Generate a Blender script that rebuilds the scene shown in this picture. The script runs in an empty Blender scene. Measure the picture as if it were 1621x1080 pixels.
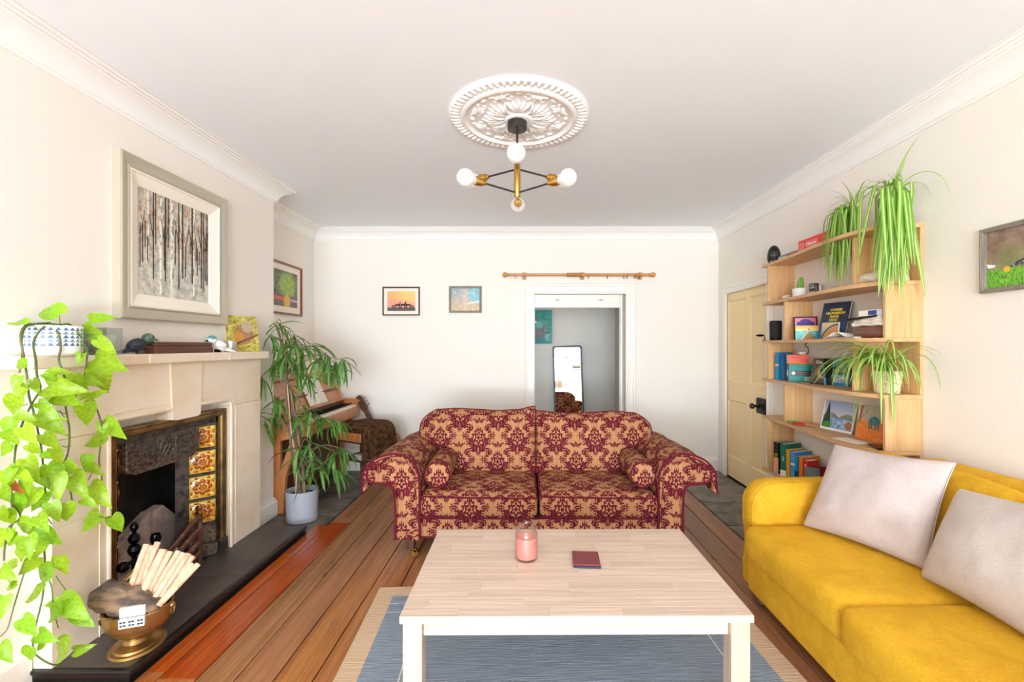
import bpy, bmesh, math, random
from mathutils import Vector, Matrix, Euler, noise
PI = math.pi
rad = math.radians
random.seed(7)
SC = bpy.context.scene
C = SC.collection

# ------------------------------------------------------------------ camera, light, exposure
CAM_Z, FOC, U0, V0 = 1.38, 720.0, 830.0, 548.0
cam = bpy.data.cameras.new('camera')
cam.sensor_width = 36.0
cam.lens = FOC * 36.0 / 1621.0
cam.shift_x = -(U0 - 810.5) / 1621.0
cam.shift_y = (V0 - 540.0) / 1621.0
cam.clip_start = 0.02
camo = bpy.data.objects.new('camera', cam)
C.objects.link(camo)
camo.location = (0, 0, CAM_Z)
camo.rotation_euler = (PI / 2, 0, 0)
SC.camera = camo

SC.view_settings.view_transform = 'Standard'
SC.view_settings.look = 'None'
SC.view_settings.gamma = 1.0
SC.view_settings.use_curve_mapping = False
SC.view_settings.exposure = 0.14
SC.cycles.use_denoising = True
SC.cycles.diffuse_bounces = 7
SC.cycles.max_bounces = 14

wld = bpy.data.worlds.new('sky')
SC.world = wld
wld.use_nodes = True
bg = wld.node_tree.nodes['Background']
bg.inputs[0].default_value = (0.80, 0.90, 1.0, 1)
bg.inputs[1].default_value = 2.0


def area(name, loc, rot, sx, sy, power, col):
    l = bpy.data.lights.new(name, 'AREA')
    l.shape = 'RECTANGLE'
    l.size, l.size_y, l.energy, l.color = sx, sy, power, col
    o = bpy.data.objects.new(name, l)
    C.objects.link(o)
    o.location, o.rotation_euler = loc, rot
    return o


# daylight through the wide bay window behind the camera, an added ceiling fill, and the window of the back room
area('daylight_bay', (-0.10, -4.86, 1.50), (rad(96), 0, 0), 3.4, 2.2, 362, (0.76, 0.895, 1.0))
area('ceiling_fill', (-0.10, -5.00, 0.70), (rad(140), 0, 0), 3.4, 1.0, 350, (0.75, 0.895, 1.0))  # unseen up-light added outside the bay to brighten the ceiling
area('daylight_back_room', (-1.50, 5.95, 1.3), (rad(90), 0, rad(-90)), 0.9, 1.5, 15, (0.86, 0.94, 1.0))


# ------------------------------------------------------------------ small helpers
def P(u, v, Y):
    """a point of the room at depth Y, read off a surveyed picture coordinate"""
    return Vector(((u - U0) / FOC * Y, Y, CAM_Z - (v - V0) / FOC * Y))


def PX(u, v, x):
    return P(u, v, x * FOC / (u - U0))


def hexc(h, k=1.0):
    if not isinstance(h, str):
        return (h[0] * k, h[1] * k, h[2] * k, 1)
    r = []
    for i in (0, 2, 4):
        c = int(h[i:i + 2], 16) / 255.0
        r.append((c / 12.92 if c <= 0.04045 else ((c + 0.055) / 1.055) ** 2.4) * k)
    return (r[0], r[1], r[2], 1)


class X:
    """a shader socket that can be written as arithmetic"""
    def __init__(s, nt, k): s.nt, s.k = nt, k
    def m(s, op, *a, **kw):
        n = s.nt.nodes.new('ShaderNodeMath'); n.operation = op
        for i, q in enumerate((s,) + a):
            if isinstance(q, X): s.nt.links.new(q.k, n.inputs[i])
            else: n.inputs[i].default_value = q
        return X(s.nt, n.outputs[0])
    def __add__(s, o): return s.m('ADD', o)
    __radd__ = __add__
    def __sub__(s, o): return s.m('SUBTRACT', o)
    def __rsub__(s, o): return (s * -1) + o
    def __mul__(s, o): return s.m('MULTIPLY', o)
    __rmul__ = __mul__
    def __truediv__(s, o): return s.m('DIVIDE', o)
    def lt(s, o): return s.m('LESS_THAN', o)
    def gt(s, o): return s.m('GREATER_THAN', o)
    def mx(s, o): return s.m('MAXIMUM', o)
    def mn(s, o): return s.m('MINIMUM', o)
    def abs(s): return s.m('ABSOLUTE')
    def sin(s): return s.m('SINE')
    def cos(s): return s.m('COSINE')
    def fract(s): return s.m('FRACT')
    def floor(s): return s.m('FLOOR')
    def mod(s, o): return s.m('FLOORED_MODULO', o)
    def sqrt(s): return s.m('SQRT')
    def atan2(s, o): return s.m('ARCTAN2', o)
    def pw(s, o): return s.m('POWER', o)
    def step(s, a, b):
        n = s.nt.nodes.new('ShaderNodeMapRange'); n.interpolation_type = 'SMOOTHSTEP'
        s.nt.links.new(s.k, n.inputs[0]); n.inputs[1].default_value = a; n.inputs[2].default_value = b
        return X(s.nt, n.outputs[0])


def hyp(a, b): return (a * a + b * b).sqrt()


def new_mat(name):
    m = bpy.data.materials.new(name); m.use_nodes = True
    return m, m.node_tree, m.node_tree.nodes['Principled BSDF']


def coords(nt, kind='Object', scale=(1, 1, 1), rnd=False):
    tc = nt.nodes.new('ShaderNodeTexCoord')
    mp = nt.nodes.new('ShaderNodeMapping')
    nt.links.new(tc.outputs[kind], mp.inputs[0])
    mp.inputs[3].default_value = scale
    if rnd:
        oi = nt.nodes.new('ShaderNodeObjectInfo')
        ml = X(nt, oi.outputs['Random']) * 37.0
        nt.links.new(ml.k, mp.inputs[1])
    return mp.outputs[0]


def noise_tex(nt, vec, scale=5, detail=3, rough=.5, dist=0):
    n = nt.nodes.new('ShaderNodeTexNoise')
    nt.links.new(vec, n.inputs['Vector'])
    n.inputs['Scale'].default_value = scale; n.inputs['Detail'].default_value = detail
    n.inputs['Roughness'].default_value = rough; n.inputs['Distortion'].default_value = dist
    return X(nt, n.outputs['Fac'])


def mixc(nt, fac, a, b):
    n = nt.nodes.new('ShaderNodeMix'); n.data_type = 'RGBA'
    for i, q in ((0, fac), (6, a), (7, b)):
        if isinstance(q, X): nt.links.new(q.k, n.inputs[i])
        elif isinstance(q, str): n.inputs[i].default_value = hexc(q)
        else: n.inputs[i].default_value = q
    return X(nt, n.outputs[2])


def rndval(nt, col, amt, hue=0):
    oi = nt.nodes.new('ShaderNodeObjectInfo'); r = X(nt, oi.outputs['Random'])
    hs = nt.nodes.new('ShaderNodeHueSaturation')
    nt.links.new(((r - .5) * (2 * amt) + 1.0).k, hs.inputs['Value'])
    if hue: nt.links.new((((r * 7.31).fract() - .5) * hue + .5).k, hs.inputs['Hue'])
    if isinstance(col, X): nt.links.new(col.k, hs.inputs['Color'])
    else: hs.inputs['Color'].default_value = hexc(col)
    return X(nt, hs.outputs[0])


def mat(name, col, rough=.5, metal=0, var=None, rnd=0, hue=0, bump=None, coat=0, sheen=0, trans=0, spec=None, kind='Object'):
    """var=(other colour, scale xyz, detail, low, high); bump=(scale xyz, distance, detail)"""
    m, nt, b = new_mat(name)
    c = None
    if var:
        f = noise_tex(nt, coords(nt, kind, var[1], rnd > 0), 1.0, var[2]).step(var[3], var[4])
        c = mixc(nt, f, hexc(col), hexc(var[0]))
    if rnd:
        c = rndval(nt, c if c else col, rnd, hue)
    if c: nt.links.new(c.k, b.inputs['Base Color'])
    else: b.inputs['Base Color'].default_value = hexc(col)
    b.inputs['Roughness'].default_value = rough; b.inputs['Metallic'].default_value = metal
    b.inputs['Coat Weight'].default_value = coat; b.inputs['Sheen Weight'].default_value = sheen
    if spec is not None: b.inputs['Specular IOR Level'].default_value = spec
    if bump:
        f = noise_tex(nt, coords(nt, kind, bump[0], rnd > 0), 1.0, bump[2])
        add_bump(nt, b, f, bump[1])
    if trans:
        mixs = nt.nodes.new('ShaderNodeMixShader'); tr = nt.nodes.new('ShaderNodeBsdfTranslucent')
        if c: nt.links.new(c.k, tr.inputs[0])
        else: tr.inputs[0].default_value = hexc(col)
        mixs.inputs[0].default_value = trans
        nt.links.new(b.outputs[0], mixs.inputs[1]); nt.links.new(tr.outputs[0], mixs.inputs[2])
        nt.links.new(mixs.outputs[0], nt.nodes['Material Output'].inputs[0])
    return m


def add_bump(nt, b, f, dist, strength=1.0):
    n = nt.nodes.new('ShaderNodeBump'); n.inputs['Distance'].default_value = dist; n.inputs['Strength'].default_value = strength
    nt.links.new(f.k, n.inputs['Height']); nt.links.new(n.outputs[0], b.inputs['Normal'])


def wood(name, light, dark, along='Y', rough=.45, rnd=.15, fine=1.0, hue=0, knots=0, coat=0):
    m, nt, b = new_mat(name)
    s = {'X': (1.2, 26, 26), 'Y': (26, 1.2, 26), 'Z': (26, 26, 1.2)}[along]
    s = tuple(q * fine for q in s)
    v = coords(nt, 'Object', s, True)
    f = noise_tex(nt, v, 1.0, 5, .6, 1.2).step(.3, .72)
    f2 = noise_tex(nt, coords(nt, 'Object', tuple(q * 5 for q in s), True), 1.0, 3).step(.35, .7)
    c = mixc(nt, f * .7 + f2 * .3, hexc(light), hexc(dark))
    if knots:
        vo = nt.nodes.new('ShaderNodeTexVoronoi'); vo.inputs['Scale'].default_value = 1.0
        nt.links.new(coords(nt, 'Object', {'Y': (9, 2.6, 9), 'X': (2.6, 9, 9), 'Z': (9, 9, 2.6)}[along], True), vo.inputs['Vector'])
        k = X(nt, vo.outputs['Distance']).step(.13, .04)
        c = mixc(nt, k * knots, c, hexc(dark, .25))
    c = rndval(nt, c, rnd, hue)
    nt.links.new(c.k, b.inputs['Base Color'])
    b.inputs['Roughness'].default_value = rough; b.inputs['Coat Weight'].default_value = coat
    add_bump(nt, b, f2 + f, .0008)
    return m


def glassy(name, col='ffffff', tint=.92):
    """thin clear glass: mostly see-through with a Fresnel reflection"""
    m, nt, b = new_mat(name)
    nt.nodes.remove(b)
    t = nt.nodes.new('ShaderNodeBsdfTransparent'); t.inputs[0].default_value = hexc(col, tint)
    g = nt.nodes.new('ShaderNodeBsdfGlossy'); g.inputs['Roughness'].default_value = .03
    fr = nt.nodes.new('ShaderNodeLayerWeight'); fr.inputs[0].default_value = .5
    fc = X(nt, fr.outputs['Facing']).pw(2.6) * .8 + .035
    mx = nt.nodes.new('ShaderNodeMixShader')
    nt.links.new(fc.k, mx.inputs[0]); nt.links.new(t.outputs[0], mx.inputs[1]); nt.links.new(g.outputs[0], mx.inputs[2])
    nt.links.new(mx.outputs[0], nt.nodes['Material Output'].inputs[0])
    return m


def cr(pts, n=6, closed=False):
    """Catmull-Rom through the points"""
    pts = [Vector(p) for p in pts]; L = len(pts); out = []
    rng = range(L) if closed else range(L - 1)
    for i in rng:
        if closed: a, b, c, d = pts[i - 1], pts[i], pts[(i + 1) % L], pts[(i + 2) % L]
        else: a, b, c, d = pts[max(i - 1, 0)], pts[i], pts[i + 1], pts[min(i + 2, L - 1)]
        for k in range(n):
            t = k / n
            out.append(.5 * ((2 * b) + (c - a) * t + (2 * a - 5 * b + 4 * c - d) * t * t + (3 * b - a - 3 * c + d) * t ** 3))
    if not closed: out.append(pts[-1].copy())
    return out


ROOT = {}


class MB:
    """collects faces and links them as ONE mesh object"""
    def __init__(s): s.v, s.f, s.mi, s.uv = [], [], [], {}; s.cur = 0
    def face(s, idx, uv=None):
        s.f.append(tuple(idx)); s.mi.append(s.cur)
        if uv: s.uv[len(s.f) - 1] = uv
    def add(s, vs, fs, M=None):
        o = len(s.v)
        s.v += [(M @ Vector(p)) if M else Vector(p) for p in vs]
        for f in fs: s.face([i + o for i in f])
        return s
    def box(s, x0, x1, y0, y1, z0, z1, r=0.0, M=None):
        if x0 > x1: x0, x1 = x1, x0
        if y0 > y1: y0, y1 = y1, y0
        if z0 > z1: z0, z1 = z1, z0
        c = Vector(((x0 + x1) / 2, (y0 + y1) / 2, (z0 + z1) / 2)); h = Vector(((x1 - x0) / 2, (y1 - y0) / 2, (z1 - z0) / 2))
        if r <= 0:
            vs = [(x, y, z) for z in (z0, z1) for y in (y0, y1) for x in (x0, x1)]
            return s.add(vs, [(0, 2, 3, 1), (4, 5, 7, 6), (0, 1, 5, 4), (2, 6, 7, 3), (0, 4, 6, 2), (1, 3, 7, 5)], M)
        r = min(r, min(h) * .95); vs = []; ix = {}
        for sx in (-1, 1):
            for sy in (-1, 1):
                for sz in (-1, 1):
                    for a in range(3):
                        q = [h[k] - (0 if k == a else r) for k in range(3)]
                        ix[(sx, sy, sz, a)] = len(vs)
                        vs.append(c + Vector((sx * q[0], sy * q[1], sz * q[2])))
        fs = []; S = (-1, 1)
        for a in range(3):
            b, d = (a + 1) % 3, (a + 2) % 3
            for sa in S:
                def key(sb, sd, ax):
                    k = [0, 0, 0]; k[a], k[b], k[d] = sa, sb, sd
                    return ix[(k[0], k[1], k[2], ax)]
                fs.append((key(-1, -1, a), key(1, -1, a), key(1, 1, a), key(-1, 1, a)))
                for sb in S:
                    fs.append((key(sb, -1, a), key(sb, 1, a), key(sb, 1, b), key(sb, -1, b)))
        for sx in S:
            for sy in S:
                for sz in S: fs.append(tuple(ix[(sx, sy, sz, a)] for a in range(3)))
        return s.add(vs, fs, M)
    def tube(s, pts, r, n=8, caps=True, flat=1.0):
        pts = [Vector(p) for p in pts]; L = len(pts)
        rs = r if isinstance(r, (list, tuple)) else [r] * L
        o = len(s.v); up = None
        for i, p in enumerate(pts):
            t = (pts[min(i + 1, L - 1)] - pts[max(i - 1, 0)])
            t = t.normalized() if t.length > 1e-9 else Vector((0, 0, 1))
            if up is None:
                up = Vector((0, 0, 1)) if abs(t.z) < .9 else Vector((1, 0, 0))
            a = up - t * up.dot(t)
            a = a.normalized() if a.length > 1e-6 else t.orthogonal().normalized()
            up = a; b = t.cross(a)
            for k in range(n):
                q = 2 * PI * k / n
                s.v.append(p + (a * math.sin(q) * flat + b * math.cos(q)) * rs[i])
        for i in range(L - 1):
            for k in range(n):
                a, b = o + i * n + k, o + i * n + (k + 1) % n
                s.face((a, b, b + n, a + n))
        if caps:
            s.face(range(o, o + n)); s.face(range(o + (L - 1) * n, o + L * n))
        return s
    def lathe(s, prof, n=24, c=(0, 0, 0), M=None, sx=1.0, sy=1.0, caps=False):
        o = len(s.v); c = Vector(c)
        for r, z in prof:
            for k in range(n):
                q = 2 * PI * k / n
                p = c + Vector((r * math.cos(q) * sx, r * math.sin(q) * sy, z))
                s.v.append(M @ p if M else p)
        for i in range(len(prof) - 1):
            for k in range(n):
                a, b = o + i * n + k, o + i * n + (k + 1) % n
                s.face((a, b, b + n, a + n))
        if caps:
            s.face(range(o, o + n)); s.face(range(o + (len(prof) - 1) * n, o + len(prof) * n))
        return s
    def ball(s, c, r, n=12, sc=(1, 1, 1), M=None):
        pr = [(math.sin(PI * i / n) * r + 1e-5, -math.cos(PI * i / n) * r * sc[2]) for i in range(n + 1)]
        return s.lathe(pr, n + 4, c, M, sc[0], sc[1])
    def prism(s, poly, h0, h1, fn):
        """poly of (a,b), pushed from h0 to h1; fn(a,b,h) gives the point"""
        o = len(s.v); n = len(poly)
        for h in (h0, h1):
            for a, b in poly: s.v.append(Vector(fn(a, b, h)))
        s.face(range(o, o + n)); s.face(range(o + n, o + 2 * n))
        for k in range(n): s.face((o + k, o + (k + 1) % n, o + n + (k + 1) % n, o + n + k))
        return s
    def rings(s, w, h, prof, cx=0, cz=0, close=False):
        """nested rectangles in the xz plane: prof of (inset, y)"""
        o = len(s.v)
        for d, y in prof:
            a, b = w / 2 - d, h / 2 - d
            s.v += [Vector((cx + q * a, y, cz + t * b)) for q, t in ((-1, -1), (1, -1), (1, 1), (-1, 1))]
        for i in range(len(prof) - 1):
            for k in range(4):
                a, b = o + i * 4 + k, o + i * 4 + (k + 1) % 4
                s.face((a, b, b + 4, a + 4))
        if close: s.face(range(o + (len(prof) - 1) * 4, o + len(prof) * 4))
        return s
    def sweep(s, path, prof, fn, closed=False, pclosed=False, caps=True):
        """mitred moulding: path of 2D points, prof of (out, height); fn(a,b,h)"""
        L = len(path); o = len(s.v); m = len(prof)
        for i in range(L):
            p = Vector(path[i]); nn = []
            if closed or i > 0: d = (p - Vector(path[i - 1])).normalized(); nn.append(Vector((d.y, -d.x)))
            if closed or i < L - 1: d = (Vector(path[(i + 1) % L]) - p).normalized(); nn.append(Vector((d.y, -d.x)))
            mt = nn[0] if len(nn) == 1 else (nn[0] + nn[1]) / (1 + nn[0].dot(nn[1]))
            for d, h in prof:
                q = p + mt * d; s.v.append(Vector(fn(q.x, q.y, h)))
        for i in range(L if closed else L - 1):
            for k in range(m if pclosed else m - 1):
                a, b = o + i * m + k, o + i * m + (k + 1) % m
                c, d = o + ((i + 1) % L) * m + (k + 1) % m, o + ((i + 1) % L) * m + k
                s.face((a, b, c, d))
        if caps and not closed:
            s.face(range(o, o + m)); s.face(range(o + (L - 1) * m, o + L * m))
        return s
    def grid(s, fn, nu, nv, wrap=False, uvf=None):
        o = len(s.v)
        for j in range(nv + 1):
            for i in range(nu + 1): s.v.append(Vector(fn(i / nu, j / nv)))
        for j in range(nv):
            for i in range(nu):
                a = o + j * (nu + 1) + i
                uv = None
                if uvf: uv = [uvf(i / nu, j / nv), uvf((i + 1) / nu, j / nv), uvf((i + 1) / nu, (j + 1) / nv), uvf(i / nu, (j + 1) / nv)]
                s.face((a, a + 1, a + nu + 2, a + nu + 1), uv)
        return s
    def quad(s, a, b, c, d, uv=((0, 0), (1, 0), (1, 1), (0, 1))):
        o = len(s.v); s.v += [Vector(a), Vector(b), Vector(c), Vector(d)]; s.face((o, o + 1, o + 2, o + 3), list(uv))
        return s
    def soft(s, hx, hy, hz, r, m=6, puff=(0, 0, 0), c=(0, 0, 0), M=None, nz=0, ns=4.0, k=3):
        """rounded, slightly stuffed box"""
        H = (hx, hy, hz); c = Vector(c); r = min(r, min(H) * .98)
        ax = []
        for h in H:
            e = [-h + r * (1 - math.cos(PI / 2 * i / k)) for i in range(k)] if r < h else []
            mid = [-(h - r) + 2 * (h - r) * i / m for i in range(m + 1)]
            ax.append(e + mid + [-q for q in reversed(e)])
        def pt(p):
            inn = Vector([max(-(H[i] - r), min(H[i] - r, p[i])) for i in range(3)])
            d = p - inn
            q = inn + (d.normalized() * r if d.length > 1e-9 else d)
            t = [max(0.0, 1 - (q[i] / H[i]) ** 2) for i in range(3)]
            q = Vector((q.x + puff[0] * (q.x / hx) * t[1] * t[2], q.y + puff[1] * (q.y / hy) * t[0] * t[2], q.z + puff[2] * (q.z / hz) * t[0] * t[1]))
            if nz: q += noise.noise_vector(q * ns + c * 3) * nz
            return q + c
        for a in range(3):
            b, d = (a + 1) % 3, (a + 2) % 3
            for sg in (-1, 1):
                o = len(s.v); nb, nd = len(ax[b]), len(ax[d])
                for j in range(nd):
                    for i in range(nb):
                        p = Vector((0, 0, 0)); p[a] = sg * H[a]; p[b] = ax[b][i]; p[d] = ax[d][j]
                        q = pt(p); s.v.append(M @ q if M else q)
                for j in range(nd - 1):
                    for i in range(nb - 1):
                        e = o + j * nb + i; s.face((e, e + 1, e + nb + 1, e + nb))
        s.merge = True
        return s
    merge = False
    def mesh(s, name, mats, smooth=35, uv=None, fix=True):
        me = bpy.data.meshes.new(name)
        me.from_pydata([tuple(p) for p in s.v], [], s.f)
        for q in (mats if isinstance(mats, (list, tuple)) else [mats]): me.materials.append(q)
        me.polygons.foreach_set('material_index', s.mi)
        if s.uv:
            l = me.uv_layers.new(name='UVMap')
            for i, q in s.uv.items():
                for k, li in enumerate(me.polygons[i].loop_indices): l.data[li].uv = q[k]
        if fix or s.merge:
            bm = bmesh.new(); bm.from_mesh(me)
            if s.merge: bmesh.ops.remove_doubles(bm, verts=bm.verts, dist=1e-5)
            if fix: bmesh.ops.recalc_face_normals(bm, faces=bm.faces)
            bm.to_mesh(me); bm.free()
        if uv == 'box':
            l = me.uv_layers.new(name='UVMap')
            for p in me.polygons:
                n = p.normal; a = max(range(3), key=lambda i: abs(n[i]))
                for li in p.loop_indices:
                    q = me.vertices[me.loops[li].vertex_index].co
                    l.data[li].uv = (q.y, q.z) if a == 0 else ((q.x, q.z) if a == 1 else (q.x, q.y))
        if smooth:
            me.polygons.foreach_set('use_smooth', [True] * len(me.polygons))
            me.set_sharp_from_angle(angle=rad(smooth))
        me.update()
        return me
    def build(s, name, mats, parent=None, smooth=35, uv=None, fix=True, kind=None, label=None):
        o = ROOT.get(parent)
        if o is not None:
            s.v = [p - o for p in s.v]
        return link(name, s.mesh(name, mats, smooth, uv, fix), parent, kind=kind, label=label)


def link(name, me, parent=None, loc=None, rot=None, scale=None, kind=None, label=None):
    ob = bpy.data.objects.new(name, me); C.objects.link(ob)
    if parent is not None:
        ob.parent = parent
        if parent in ROOT: ROOT[ob] = ROOT[parent]
    if loc is not None:
        q = Vector(loc)
        if parent in ROOT: q = q - ROOT[parent]
        ob.location = q
    if rot is not None: ob.rotation_euler = rot
    if scale is not None: ob.scale = scale if not isinstance(scale, (int, float)) else (scale,) * 3
    if kind: ob['kind'] = kind
    if label: ob['label'] = label
    return ob


def thing(name, label, cat, loc=(0, 0, 0), rot=0, group=None, world=False):
    """an Empty at the thing's base that parents its parts; world=True: its parts are written in room coordinates"""
    o = bpy.data.objects.new(name, None); C.objects.link(o)
    o.empty_display_size = .05
    o.location = loc
    o.rotation_euler = (0, 0, rot) if isinstance(rot, (int, float)) else rot
    tag(o, label, cat, group)
    if world: ROOT[o] = Vector(loc)
    return o


def tag(o, label, cat, group=None):
    o['label'] = label; o['category'] = cat
    if group: o['group'] = group
    return o


def struct(name, mb, m, parent=None, smooth=35, uv=None):
    o = mb.build(name, m, parent, smooth, uv)
    o['kind'] = 'structure'
    return o


def text(s, size, m, parent, loc, rot, name='lettering', ext=.0006, bold=0.0, align='CENTER'):
    cu = bpy.data.curves.new(name, 'FONT'); cu.body = s; cu.size = size; cu.extrude = ext; cu.offset = bold
    cu.align_x = align; cu.align_y = 'CENTER'; cu.resolution_u = 2
    t = bpy.data.objects.new('tmp', cu); C.objects.link(t)
    dg = bpy.context.evaluated_depsgraph_get()
    me = bpy.data.meshes.new_from_object(t.evaluated_get(dg))
    bpy.data.objects.remove(t)
    me.materials.clear(); me.materials.append(m)
    return link(name, me, parent, loc, rot)


XZ = lambda a, b, h: (a, h, b)
XY = lambda a, b, h: (a, b, h)
YZ = lambda a, b, h: (h, a, b)
# ------------------------------------------------------------------ materials of the room
CEIL = 2.675
XL, XR, XA, YB, YF, YN = -2.04, 2.16, -2.34, 5.06, -4.60, 3.70
M_wall = mat('wall_paint', 'efe8de', .7, bump=((60, 60, 60), .0006, 2))
M_ceil = mat('ceiling_paint', 'f4f7fb', .75, bump=((7, 7, 7), .002, 3))
M_white = mat('white_gloss_paint', 'f1ebe2', .4)
M_plaster = mat('white_plaster', 'f6f3ef', .6)
M_greywall = mat('grey_wall_paint', 'cfc9be', .7, var=('c4c1bd', (1.1, 1.1, 1.1), 3, .35, .7), bump=((30, 30, 8), .002, 3))
M_stone = mat('limestone', 'eedfca', .75, var=('e6cfae', (4, 4, 4), 5, .45, .75), rnd=.025, bump=((70, 70, 70), .0008, 3))
M_slate = mat('dark_slate', '5a4f4c', .42, var=('48403e', (5, 5, 5), 4, .35, .7), rnd=.05, bump=((40, 40, 40), .0008, 3))
M_black = mat('black_paint', '1b1817', .35, bump=((30, 30, 30), .001, 2))
M_flag = mat('slate_flagstone', '7d756a', .5, var=('544e47', (6, 6, 6), 6, .4, .65), rnd=.16, bump=((22, 22, 22), .004, 5))
M_board = wood('worn_floorboard', 'aa744c', '784b2e', 'Y', .40, .15, .55, .012, .75)
M_boardo = wood('varnished_floorboard', 'c05416', '963806', 'Y', .25, .07, .6, .01, .6, coat=.4)
M_boardr = wood('reddish_floorboard', 'bd763c', '8c4a1e', 'Y', .36, .12, .8, .012, .8, coat=.15)
M_gap = mat('floor_void', '1d140e', .9)
M_iron = mat('black_ironmongery', '1c1a19', .45, .6)
M_brass = mat('brass', 'b88c45', .3, 1, var=('8a6630', (9, 9, 9), 4, .4, .7))
M_gold = mat('satin_brass', 'd0a24e', .33, 1)

# ------------------------------------------------------------------ floor
fl = MB().box(XA - .2, XR + .3, YF - .25, YB, -.08, -.018).box(-1.5, 1.45, YB, 6.6, -.08, -.001)
floor = struct('floor', fl, M_gap)
edges = [-1.61, -1.52] + [-1.36 + i * (1.56 + 1.36) / 18 for i in range(19)]
rng = random.Random(3)
def board(x0, x1, y0, y1, m):
    b = MB().box(x0 + .0032, x1 - .0032, y0 + .0015, y1 - .0015, -.022, -.0006 - rng.random() * .0022, .0015)
    o = b.build('floorboard', m, floor); return o
for i in range(len(edges) - 1):
    a, c = edges[i], edges[i + 1]
    if i < 2:
        board(a, c, YF, 1.93 - .04 * i, M_boardr)
        board(a, c, 1.93 - .04 * i, 3.50 + .06 * i, M_boardo)
        if i: board(a, c, 3.56, YB - .02, M_board)
        continue
    cut = [YF] + sorted(rng.sample([-1.2, -.3, .4, 1.1, 1.75, 2.75, 3.3, 3.8, 4.3], 1)) + [YB - .02]
    for k in range(len(cut) - 1):
        board(a, c, cut[k], cut[k + 1], M_boardr if (k == 0 and i in (4, 5, 6, 18, 19)) or (i > 16 and k == 0) else M_board)
board(XL + .02, -1.61, YF, 1.86, M_boardr)
def flags(x0, x1, y0, y1, cuts):
    ys = [y0] + cuts + [y1]
    for k in range(len(ys) - 1):
        j = [rng.uniform(-.015, .015) for _ in range(4)]
        po = [(x0 + .004, ys[k] + .004 + j[0] * .3), (x1 - .004, ys[k] + .004 + j[1] * .3), (x1 - .004, ys[k + 1] - .004), (x0 + .004, ys[k + 1] - .004)]
        MB().prism(po, -.03, .0 - rng.random() * .003, XY).build('flagstone', M_flag, floor, smooth=0)
flags(XA, -1.53, 3.40, YB - .02, [3.72, 4.22, 4.70])
flags(1.565, XR - .01, 1.9, YB - .02, [2.5, 3.05, 3.5, 4.02, 4.5])
board(1.565, 1.86, YF, 1.9, M_boardr); board(1.86, XR - .01, YF, 1.9, M_boardr)

# ------------------------------------------------------------------ walls
FY0, FY1, FZ = 2.20, 2.94, .93          # fire opening in the chimney breast
w = MB()
w.box(XA, XL, YF, FY0, -.02, CEIL).box(XA, XL, FY1, YN, -.02, CEIL).box(XA, XL, FY0, FY1, FZ, CEIL)
w.box(XA - .2, XA, YF - .2, YB + .2, -.02, CEIL)
struct('wall_left', w, M_wall, smooth=0)
DX0, DX1, DZ, YO = .112, 1.128, 1.962, 5.39
w = MB().box(XA - .2, DX0, YB, YO, -.02, CEIL).box(DX1, XR + .3, YB, YO, -.02, CEIL).box(DX0, DX1, YB, YO, DZ, CEIL)
struct('wall_back', w, M_wall, smooth=0)
RD0, RD1, RDZ = 3.935, 4.935, 2.022        # door hole in the right wall
w = MB()
w.box(XR, XR + .3, YF - .2, RD0, -.02, CEIL).box(XR, XR + .3, RD1, YB, -.02, CEIL)
w.box(XR, XR + .3, RD0, RD1, RDZ, CEIL)
w.box(XR + .1, XR + .3, RD0 - .1, RD1 + .1, -.02, RDZ + .1)
struct('wall_right', w, M_wall, smooth=0)
w = MB().box(XA - .2, -1.85, YF - .2, YF, -.02, CEIL).box(1.60, XR + .3, YF - .2, YF, -.02, CEIL)
w.box(-1.85, 1.60, YF - .2, YF, -.02, .40).box(-1.85, 1.60, YF - .2, YF, 2.55, CEIL)
struct('wall_front', w, M_wall, smooth=0)
struct('ceiling', MB().box(XA - .2, XR + .3, YF - .2, YB + .2, CEIL, CEIL + .1), M_ceil, smooth=0)
# back room seen through the opening
w = MB().box(-1.6, 1.55, 6.45, 6.6, -.02, CEIL).box(1.32, 1.5, YO, 6.45, -.02, CEIL)
w.box(-1.6, -1.36, YO, 5.5, -.02, CEIL).box(-1.6, -1.36, 6.42, 6.45, -.02, CEIL).box(-1.6, -1.36, 5.5, 6.42, -.02, .5).box(-1.6, -1.36, 5.5, 6.42, 2.1, CEIL)
w.box(-1.6, 1.5, YO - .1, 6.6, CEIL - .001, CEIL + .1)
struct('wall_corridor', w, M_greywall, smooth=0)
struct('trim_4', MB().box(1.285, 1.32, 5.9, 6.44, 0, 2.05, .003), mat('brown_grey_paint', '8d857b', .5))
# window frames of the bays behind the camera
for k, (fn, c0, c1, z0, z1) in enumerate(((lambda a, b, h: (a, YF - .06 - h, b), -1.85, 1.60, .40, 2.55),)):
    fr = MB()
    for a0, a1, b0, b1 in ((c0, c0 + .06, z0, z1), (c1 - .06, c1, z0, z1), (c0, c1, z0, z0 + .06), (c0, c1, z1 - .06, z1), ((c0 + c1) / 2 - .02, (c0 + c1) / 2 + .02, z0, z1), (c0, c1, (z0 + z1) / 2 - .025, (z0 + z1) / 2 + .025)):
        fr.prism([(a0, b0), (a1, b0), (a1, b1), (a0, b1)], 0, .05, fn)
    wf = struct('window_%d' % (k + 1), fr, M_white, smooth=0)

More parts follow.
